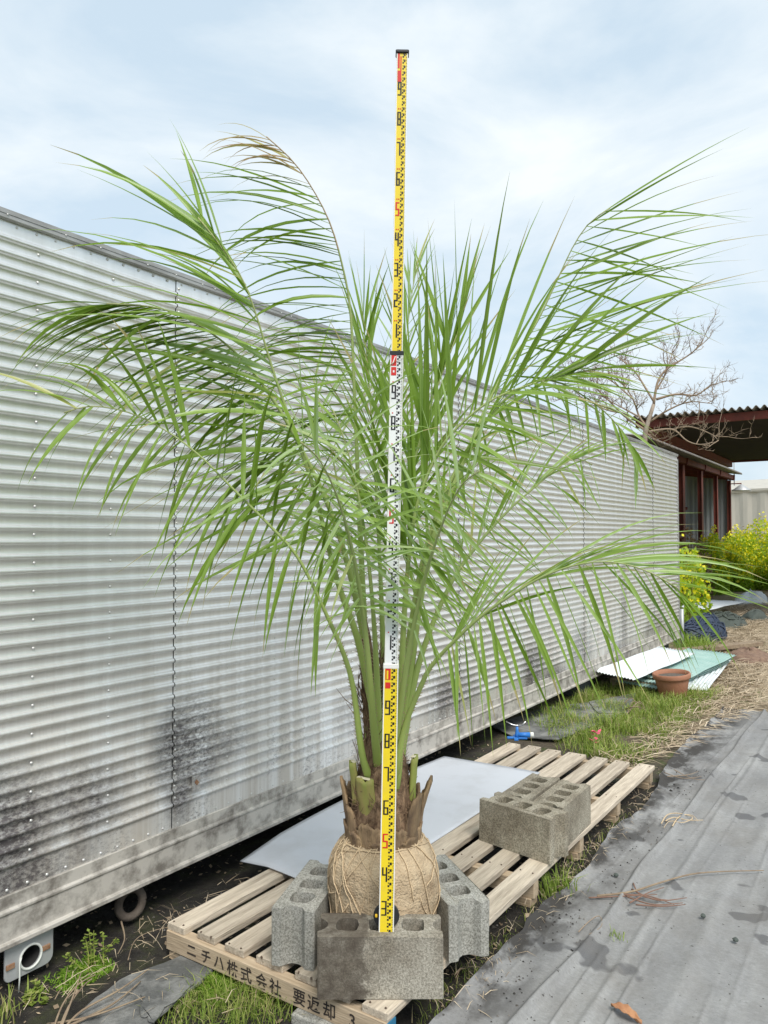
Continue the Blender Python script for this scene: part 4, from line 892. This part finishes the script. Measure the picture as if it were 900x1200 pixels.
def stems(px_lists, z, r, name, label, cat, m='dead_stem', lift=.01):
    mb_ = MB()
    for L_ in px_lists:
        pts = [G(q[0], q[1], z+(q[2] if len(q) > 2 else lift)) for q in L_]; c_, _ = spline(pts, max(8, 4*len(pts))); n = len(c_)
        mb_.tube(c_, [r*(1-.6*i/n) for i in range(n)], 5)
    return obj(name, mb_, MT[m], smooth=True, label=label, cat=cat)
stems([[(60,1215,.0),(72,1180,.03),(90,1155,.07),(112,1142,.09)],[(66,1215,0),(80,1180,.03),(98,1155,.08),(108,1147,.10)],[(70,1212,.0),(95,1185,.02),(140,1160,.03),(175,1135,.02)],[(66,1218,0),(84,1172,.05),(95,1140,.09)],[(60,1200,.0),(110,1190,.02),(170,1168,.02)],[(75,1205,.01),(130,1178,.02),(165,1150,.01)]], .02, .0045, 'dry_stalks', 'clump of bent dry brown stalks lying over the slate board', 'stalks')
stems([[(150,1125),(160,1100),(190,1088),(225,1085),(245,1092)]], .012, .002, 'dry_vine', 'thin dry vine curving over the soil between pallet and box body', 'vine')
stems([[(700,1050),(740,1045),(775,1034),(820,1023),(895,1020)]], .028, .005, 'dry_stick', 'long thin dry stick lying across the fabric', 'stick')
stems([[(733,1050),(765,1060),(800,1058)],[(740,1042),(770,1055),(805,1052)],[(745,1060),(775,1062),(803,1060)],[(728,1048),(760,1050),(790,1060)],[(742,1035),(752,1050),(785,1055)],[(738,1058),(760,1046),(778,1040)],[(690,1052),(735,1050),(770,1048)]], .026, .0035, 'twig_bundle', 'bundle of broken dry twigs heaped on the fabric', 'twigs', 'twig_red')
stems([[(775,965),(782,955),(795,953),(812,958),(800,964),(785,962),(778,970)],[(780,962),(790,958),(806,961),(824,961)],[(788,968),(796,957),(810,955),(818,962)]], .030, .0035, 'rope_tangle', 'tangled dry rope lying on a fabric fold', 'rope', 'rope')
stems([[(778,905),(800,912),(822,910)],[(782,910),(806,908),(818,904)],[(790,902),(810,912),(826,914)]], .028, .003, 'dry_vine', 'dry reddish vine at the far end of the fabric', 'vine', 'twig')
stems([[(678,1092),(690,1080),(702,1073),(705,1085),(690,1095)]], .028, .0022, 'dry_vine', 'thin dry loop of vine on the soil covered fabric margin', 'vine', 'twig')
stems([[(142,1080,.05),(146,1100,.03),(138,1118,.01)]], .012, .004, 'dry_stalk', 'single pale dry stalk hanging over the soil near the rusty ring', 'stalk')
# dead leaf
c = G(730, 1186, .03)
def dl(u, v): 
    w = (math.sin(math.pi*min(1, u*.98+.02))**.9)*.022
    return Vector((c.x-.045+u*.11, c.y+.02+(v-.5)*2*w-u*.04, .026+.016*abs(v-.5)*2*(.3+.7*u)+.008*math.sin(u*4)+.003*math.sin(u*23+v*9)))
obj('dead_leaf', MB().grid(dl, 14, 6), MT['dead_leaf'], smooth=True, solid=.001, label='curled orange brown dead leaf on the fabric', cat='leaf')
rn = random.Random(8)
for px_, py_ in ((862,1103),(824,1075),(722,1027)):
    c = G(px_, py_, .026); obj('clod', MB().lathe([(.001,0),(.010,.002),(.011,.008),(.006,.013),(.0005,.014)], c, 8, jit=.15), MT['dark_net'], label='small dark clod of soil lying on the fabric', cat='clod', group='clods on the fabric')

# ================================================================== FAR YARD: POT, SHEETS, BUNDLES
c = G(789, 817); pot = thing('terracotta_pot', 'terracotta flower pot with a thick rim standing in the grass', 'pot', (c.x, c.y, 0), 0)
pot.rotation_euler = (R(4), R(-3), 0)
obj('body', MB().lathe([(.0,0),(.115,0),(.122,.01),(.155,.17),(.158,.19)], n=28), MT['terracotta'], pot, smooth=True)
obj('rim', MB().lathe([(.157,.185),(.172,.188),(.176,.20),(.176,.228),(.170,.238),(.158,.236),(.150,.20),(.140,.12)], n=28), MT['terracotta'], pot, smooth=True)
obj('soil', MB().lathe([(.0005,.202),(.08,.205),(.152,.198)], n=20, jit=.03), MT['pot_soil'], pot, smooth=True)
def corr(name, p0, p1, w, m, label, group=None, pitch=.032, amp=.006, z0=.03, z1=.03, bend=0., th=.0015, along=True, tilt=0.):
    """corrugated sheet: length p0->p1, ridges along the length"""
    a_, b_ = Vector((p0[0], p0[1], z0)), Vector((p1[0], p1[1], z1)); d = b_-a_; s = Vector((-d.y, d.x, 0)).normalized(); n = int(w/pitch*6)
    def f(u, v):
        q = (u-.5)*w; return a_+d*v+s*q+UP*(amp*math.sin(q/pitch*2*math.pi)+bend*math.sin(math.pi*v)+tilt*q+.012*noise.noise(Vector((q*3, v*4, z0*9))))
    return obj(name, MB().grid(f, n, 12), MT[m], smooth=True, solid=th, label=label, cat='sheet', group=group)
corr('corrugated_sheet', (-1.92, 7.95), (-2.02, 9.85), .66, 'white_sheet', 'white corrugated sheet lying flat behind the terracotta pot', z0=.05, z1=.10)
corr('corrugated_sheet', (-2.34, 7.45), (-2.14, 9.15), .42, 'white_sheet', 'white corrugated sheet on top of the pile against the box body', z0=.20, z1=.25, tilt=.10)
for i in range(4): corr('corrugated_sheet', (-2.15+.03*i, 7.75+.1*i), (-1.93+.02*i, 9.5+.06*i), .55, 'green_sheet', ['lowest','second lowest','third lowest','uppermost'][i]+' pale green corrugated sheet under the white one beside the box body', z0=.07+.026*i, z1=.10+.030*i, tilt=.06)
for y in (7.9, 9.1): obj('timber_baulk', MB().box((-2.2, y, .045), (.6, .09, .09), .05), MT['wood_end'], bevel=.004, label='timber baulk under the pile of corrugated sheets', cat='timber', group='baulks under the sheets')
stems([[(735,835,.02),(742,822,.08),(752,826,.03)],[(730,832,.03),(745,828,.09),(756,832,.03)],[(728,828,.02),(740,818,.10),(748,830,.02)],[(733,838,.03),(750,822,.10),(758,838,.0)]], .0, .006, 'dry_brush', 'small heap of dry brown brushwood beside the pile of sheets', 'brushwood')
# blue bundle, net heap, boards
def heap(name, c, rx, ry, h, m, label, cat, seed, strands=0, sm=None):
    def f(u, v):
        a_ = 2*math.pi*u; r = math.cos(v*math.pi/2); k = 1+.28*noise.noise(Vector((math.cos(a_)*1.5+seed, math.sin(a_)*1.5, v*2)))+.1*noise.noise(Vector((math.cos(a_)*5, math.sin(a_)*5+seed, v*6)))
        return Vector((c[0]+rx*r*k*math.cos(a_), c[1]+ry*r*k*math.sin(a_), -.02+h*math.sin(v*math.pi/2)*k))
    if not strands: return obj(name, MB().grid(f, 40, 14), MT[m], smooth=True, label=label, cat=cat)
    o = thing(name, label, cat, (c[0], c[1], 0)); q = MB().grid(f, 40, 14); q.v = [(x-c[0], y-c[1], z) for x, y, z in q.v]; obj('core', q, MT[m], o, smooth=True); rn = random.Random(seed); st = MB()
    for i in range(strands):
        u0 = rn.random(); v0 = rn.uniform(.05, .9); du = rn.uniform(.1, .35); pts = [f((u0+du*s/8) % 1, min(.99, max(.02, v0+.2*math.sin(s*.6+i))))*1. for s in range(9)]
        st.tube([Vector((p.x-c[0], p.y-c[1], p.z+.015)) for p in pts], .012, 5)
    obj('strands', st, MT[sm or m], o, smooth=True, kind='stuff'); return o
p = G(818, 752, 0)
heap('hose_bundle', (p.x, p.y+.25), .36, .75, .34, 'tarp_blue', 'dark blue bundle of hoses beyond the corner of the box body', 'hose bundle', 3, 46, 'tarp_blue')
p = G(845, 735); heap('net_heap', (p.x+.05, p.y), .36, .5, .24, 'dark_net', 'grey green heap of crumpled netting behind the blue bundle', 'net', 5, 20)
p = G(878, 775); heap('soil_heap', (p.x, p.y), .30, .40, .17, 'brown_heap', 'low reddish brown heap in the dry straw', 'heap', 8)
p = G(885, 728); heap('net_heap', (p.x, p.y), .22, .3, .22, 'dark_net', 'small dark heap lying in the dry straw before the yellow bushes', 'net', 11)
corr('corrugated_sheet', (-3.35, 15.6), (-2.95, 17.0), .7, 'white_sheet', 'pale bluish sheet lying on the ground before the yellow bushes', z0=.16, z1=.22)
p = G(880, 708); heap('white_sack', (p.x, p.y), .35, .45, .30, 'white_sheet', 'crumpled white sack lying before the yellow bushes', 'sack', 21)
obj('plank', MB().box((-2.1, 10.6, .10), (.16, 2.0, .05), R(-28)), MT['dead_stem'], bevel=.004, label='weathered plank lying on the ground beyond the sheets', cat='plank')
obj('pipe_post', MB().tube([(t+.02, Y1+.10, 0), (t+.02, Y1+.10, .55)], .025, 10), MT['galv'], smooth=True, label='short grey pipe standing at the far corner of the box body', cat='pipe')

# ---- rapeseed bushes
def bush(x, y, rx, ry, h, seed, label, nleaf=2600, nfl=900, lm='rape_leaf', fm='rape_flower', name='flowering_bush', group='yellow flowering bushes'):
    rn = random.Random(seed); o = thing(name, label, 'bush', (x, y, 0), 0, group); st = MB(); lf = MB(); fl_ = MB()
    for i in range(14):
        a_ = rn.uniform(0, 6.28); r = rn.uniform(.0, .5); p = Vector((rx*.3*r*math.cos(a_), ry*.3*r*math.sin(a_), -.02)); q = Vector((rx*.8*r*2*math.cos(a_), ry*.8*r*2*math.sin(a_), h*rn.uniform(.6,.9)))
        st.tube([p, p.lerp(q, .5)+Vector((rn.gauss(0,.05), rn.gauss(0,.05), 0)), q], [.014, .01, .004], 5)
    for i in range(nleaf+nfl):
        while True:
            v = Vector((rn.uniform(-1,1), rn.uniform(-1,1), rn.uniform(0,1)))
            rr = math.hypot(v.x, v.y); top = (1-.55*rr**2)*(1+.30*noise.noise(Vector((v.x*2.2, v.y*2.2, seed))))
            if rr < 1 and v.z < top: break
        isf = i >= nleaf
        if isf: v.z = top*rn.uniform(.45, 1.04)
        p = Vector((v.x*rx, v.y*ry, v.z*h)); s = rn.uniform(.024, .042) if isf else rn.uniform(.03, .075)
        n_ = Vector((rn.gauss(0,1), rn.gauss(0,1), rn.gauss(.6,.8))).normalized(); u = n_.orthogonal().normalized(); u.rotate(Matrix.Rotation(rn.uniform(0, 6.28), 3, n_)); w = n_.cross(u)
        if isf: fl_.add([p+u*s, p+w*s, p-u*s, p-w*s], [(0,1,2,3)], rn.random())
        else: lf.add([p-u*s, p+w*s*.45, p+u*s, p-w*s*.45], [(0,1,2,3)], min(1, max(0, v.z*.6+rn.uniform(-.2,.5))))
    obj('stem', st, MT['stub'], o); obj('foliage', lf, MT[lm], o, attr=True)
    if nfl: obj('flowers', fl_, MT[fm], o, attr=True, kind='stuff')
bl_ = [(-4.15,25.6,.8,1.0,1.75),(-3.3,26.2,1.2,1.2,2.05),(-2.0,26.4,1.3,1.2,2.1),(-.4,26.4,1.4,1.3,2.1),(1.4,26.4,1.4,1.4,2.0),(-4.30,22.3,.45,.9,1.6),(-2.6,27.8,1.4,1.3,2.15),(3.0,26.4,1.3,1.3,1.9),(-4.0,23.9,.5,.7,1.15),(-2.7,24.7,.9,.6,1.3),(-1.2,24.8,1.1,.7,1.3)]
bush(-2.98, 13.5, .36, .55, 1.42, 66, 'slim sparse bush with yellow flowers beyond the corner of the box body', 1000, 260, group=None)
for i, (x, y, rx, ry, h) in enumerate(bl_): bush(x, y, rx, ry, h, 40+i, 'bright green bush covered in yellow flowers behind the junk in the yard', 4600, 1500)
for i, (x, y, h) in enumerate([(-4.45,20.6,1.78),(-4.5,18.9,1.72),(-4.1,28.6,2.0),(-2.4,29.6,2.15),(-.4,30,2.1),(2,29.5,2.0)]): bush(x, y, 1.2 if y > 25 else .5, 1., h, 80+i, 'brown withered hedge plant among the shed posts and yellow bushes', 1200, 0, 'dry_leaf', name='withered_bush', group='withered plants around the yellow bushes')

# ---- open shed with red steel posts
SX = -4.75; sh = thing('open_steel_shed', 'open fronted shed with dark red steel posts and grey metal back wall', 'shed', (SX, 15, 0))
def sp_(m): m.v = [(x-SX, y-15, z) for x, y, z in m.v]; return m
ZE = 3.55; YS0, YS1 = 16.7, 28.0
npost = 6
for i in range(npost):
    y = YS0+(YS1-YS0)*i/(npost-1)
    q = MB().box((SX, y, ZE/2-.06), (.012, .13, ZE-.12)).box((SX-.05, y, ZE/2-.06), (.088, .014, ZE-.12)).box((SX-.10, y, ZE/2-.06), (.012, .13, ZE-.12)); obj('post', sp_(q), MT['red_steel'], sh)
    obj('post', sp_(MB().box((SX-4.4, y, ZE/2+.3), (.15, .15, ZE+.6))), MT['red_steel'], sh)
    obj('rafter', sp_(MB().box((SX-2.2, y, ZE+.28), (4.7, .10, .18), M=Matrix.Rotation(math.atan(.14), 3, 'Y'))), MT['red_steel'], sh)
obj('eave_beam', sp_(MB().box((SX+.05, (YS0+YS1)/2, ZE-.03), (.10, YS1-YS0+.5, .14))), MT['red_steel'], sh)
rf = MB()
def rff(u, v): return Vector((SX+.32-5.2*v, YS0-.3+(YS1-YS0+.6)*u, ZE+.10+.14*5.2*v+.025*math.sin(u*(YS1-YS0)/.13*2*math.pi)))
obj('roof', sp_(MB().grid(rff, 700, 2)), MT['roof_slate'], sh, smooth=True, solid=.012)
def wallf(xa_, ya_, xb, yb, z0, z1, rib=.15, amp=.018):
    d = Vector((xb-xa_, yb-ya_, 0)); L_ = d.length; n = Vector((d.y, -d.x, 0)).normalized(); k_ = int(L_/rib)*4; q = MB()
    vs = []
    for i in range(k_+1):
        o = amp if (i//2) % 2 else 0; p = Vector((xa_, ya_, 0))+d*(i/k_)+n*o; vs += [p+UP*z0, p+UP*z1]
    q.add(vs, [(2*i, 2*i+2, 2*i+3, 2*i+1) for i in range(k_)]); return q
for i in range(npost-1):
    ya_, yb = YS0+(YS1-YS0)*i/(npost-1), YS0+(YS1-YS0)*(i+1)/(npost-1)
    obj('back_wall_sheet', sp_(wallf(SX-1.5, yb-.01, SX-1.5, ya_, .1, 3.87)), MT['grey_cladding'], sh)
    for z in (1.0, 1.75, 2.5): obj('girt', sp_(MB().box((SX-1.42, (ya_+yb)/2, z), (.06, yb-ya_-.01, .10))), MT['red_steel'], sh)
obj('end_wall_sheet', sp_(wallf(SX-1.5, YS1+.08, SX-.1, YS1+.08, .1, 3.70)), MT['grey_cladding'], sh)
# lamp at the far post
lc = P(861, 583, 0) if False else Vector((SX+.25, YS1+.2, 0))
lamp = thing('yard_lamp', 'small round hooded lamp on a bracket at the shed corner', 'lamp', (SX+.35, YS1-.1, 3.05))
obj('hood', MB().lathe([(.02,.22),(.06,.20),(.30,.02),(.30,0),(.05,.05)], n=16), MT['galv'], lamp, smooth=True)
obj('bracket', MB().tube([(-.35,0,.0),(-.35,0,.25),(0,0,.25),(0,0,.2)], .02, 6), MT['red_steel'], lamp)
obj('aerial', MB().tube([(SX+.1, YS1+.1, ZE-.3), (SX+.1, YS1+.1, ZE+1.15)], .018, 6).box((SX+.1, YS1+.1, ZE+.9), (.3, .02, .02)), MT['galv'], label='thin aerial mast at the shed corner', cat='aerial')

# ---- canopy
CX0, CX1, CY0, CY1, CZ = -4.0, 2.4, 14.75, 23.0, 3.73
cn = thing('corrugated_canopy', 'high canopy with corrugated roof and dark red steel beams', 'canopy', (CX0, CY0, 0))
def cp(m): m.v = [(x-CX0, y-CY0, z) for x, y, z in m.v]; return m
def crf(u, v):
    x = CX0-.2+(CX1-CX0+.35)*u; return Vector((x, CY0-.18+(CY1-CY0+.4)*v, CZ+.05+.030*math.sin(x/.13*2*math.pi)))
obj('corrugated_roof', cp(MB().grid(crf, 640, 2)), MT['roof_slate'], cn, smooth=True, solid=.008)
obj('fascia_beam', cp(MB().box(((CX0+CX1)/2, CY0, CZ-.07), (CX1-CX0+.3, .07, .14))), MT['red_steel'], cn)
obj('fascia_beam', cp(MB().box(((CX0+CX1)/2, CY1, CZ-.09), (CX1-CX0+.3, .07, .12))), MT['red_steel'], cn)
for i in range(8): obj('purlin', cp(MB().box(((CX0+CX1)/2, CY0+.5+.9*i, CZ-.05), (CX1-CX0, .06, .10))), MT['red_steel'], cn)
for i in range(1):
    x = CX0+.1+i*2.2; obj('rafter', cp(MB().box((x, (CY0+CY1)/2, CZ-.20), (.12, CY1-CY0-.08, .16))), MT['red_steel'], cn)
obj('shade_sheet', cp(MB().box(((CX0+CX1)/2, (CY0+CY1)/2, CZ-.105), (CX1-CX0-.1, CY1-CY0-.2, .01))), MT['underside_shade'], cn)  # dark sheet added below the purlins, painting the shade of the underside
for y in (21.2, 23.45):
    obj('post', cp(MB().box((SX-.05, y+.13, (CZ-.2)/2), (.11, .11, CZ-.2))), MT['red_steel'], cn); obj('post', cp(MB().box((CX1-.3, y, (CZ-.3)/2), (.14, .14, CZ-.3))), MT['red_steel'], cn)

# ---- far beige building
bb = thing('beige_warehouse', 'long pale beige ribbed metal building far behind the bushes', 'building', (0, 50, 0))
obj('wall', MB().add(wallf(-14, -2.0, 14, -8.5, 0, 4.05, .9, .06).v, wallf(-14, -2.0, 14, -8.5, 0, 4.05, .9, .06).f), MT['beige_cladding'], bb)
obj('roof', MB().add([(-14,-2.1,4.0),(14,-8.6,4.0),(16,0,5.2),(-12,6.5,5.2)], [(0,1,2,3)]), MT['beige_cladding'], bb, solid=.1)
obj('ridge_trim', MB().box((0,-5.3,4.08), (28.8,.15,.12), math.atan2(-6.5, 28)), MT['beige_cladding'], bb)

# ---- bare tree
tb = P(760, 500, 13.2); tree = thing('bare_tree', 'leafless grey brown tree branching above the end of the box body', 'tree', (tb.x, tb.y, 0))
def tp(m): m.v = [(x-tb.x, y-tb.y, z) for x, y, z in m.v]; return m
rn = random.Random(15); trk = MB(); cr = MB(); TD = 13.2
def zc(q, d=0): return P(680+q[0]/5, 380+q[1]/5, TD+d)
trunk_pts = [Vector((tb.x-.1, tb.y, -.05)), Vector((tb.x-.06, tb.y, 1.2)), Vector((tb.x-.08, tb.y, 2.4))]+[zc(q) for q in ((380,640),(395,580),(430,470))]
c_, _ = spline(trunk_pts, 24); trk.tube(c_, [.11-.078*i/24 for i in range(25)], 8)
obj('trunk', tp(trk), MT['bark'], tree, smooth=True)
def grow(p, d, L_, r, lev):
    n = 5; pts = [p]; dd = d.normalized()
    for i in range(n): dd = (dd+Vector((rn.gauss(0,.17), rn.gauss(0,.17), rn.gauss(.05,.15)))).normalized(); pts.append(pts[-1]+dd*L_/n)
    cr.tube(pts, [r*(1-.75*i/n) for i in range(n+1)], 4 if lev else 5)
    if lev >= 2: return
    for k_ in range(5 if lev == 0 else 4):
        i = rn.randint(1, n); q = Vector((rn.gauss(0,1), rn.gauss(0,1), rn.gauss(.3,.7))).normalized(); grow(pts[i], (dd*.6+q).normalized(), L_*rn.uniform(.35,.62), max(.0035, r*.55), lev+1)
limbs = [([(430,470),(440,400),(460,320),(510,260),(590,210),(650,170),(720,110)], .05, 0), ([(430,450),(380,370),(330,290),(270,230),(200,180)], .042, .25), ([(445,440),(560,410),(680,415),(760,360),(850,335)], .042, -.25),
         ([(410,570),(520,500),(640,455),(770,465)], .035, -.4), ([(390,600),(345,540),(310,440),(250,350),(190,300)], .04, .5), ([(380,620),(260,540),(150,430),(60,350),(10,320)], .04, .7), ([(450,380),(500,290),(530,200),(545,140)], .032, .3),
         ([(340,540),(230,480),(120,420)], .03, .2), ([(395,630),(540,615),(620,680),(700,705),(790,690)], .035, -.6), ([(540,615),(640,600),(760,640),(810,680)], .028, -.7), ([(390,640),(470,690),(560,650)], .025, -.5), ([(390,600),(250,520),(100,470),(-60,400)], .035, .6), ([(310,440),(180,330),(60,280),(-50,250)], .03, .4), ([(250,520),(150,500),(20,440),(-110,430)], .028, .3)]
for L_, r, dz in limbs:
    pts = [zc(q, dz*i/(len(L_)-1)) for i, q in enumerate(L_)]; c_, ln = spline(pts, 16); r *= .55; cr.tube(c_, [r*(1-.72*i/16) for i in range(17)], 6)
    for k_ in range(9 if dz > -.5 else 4):
        i = rn.randint(3, 16); tt = (c_[i]-c_[i-1]).normalized(); q = Vector((rn.gauss(0,1), rn.gauss(0,1), rn.gauss(.35,.7))).normalized(); grow(c_[i], tt*.6+q*.8, rn.uniform(.25,.55), .0085, 0)
obj('crown', tp(cr), MT['twig'], tree, smooth=True)
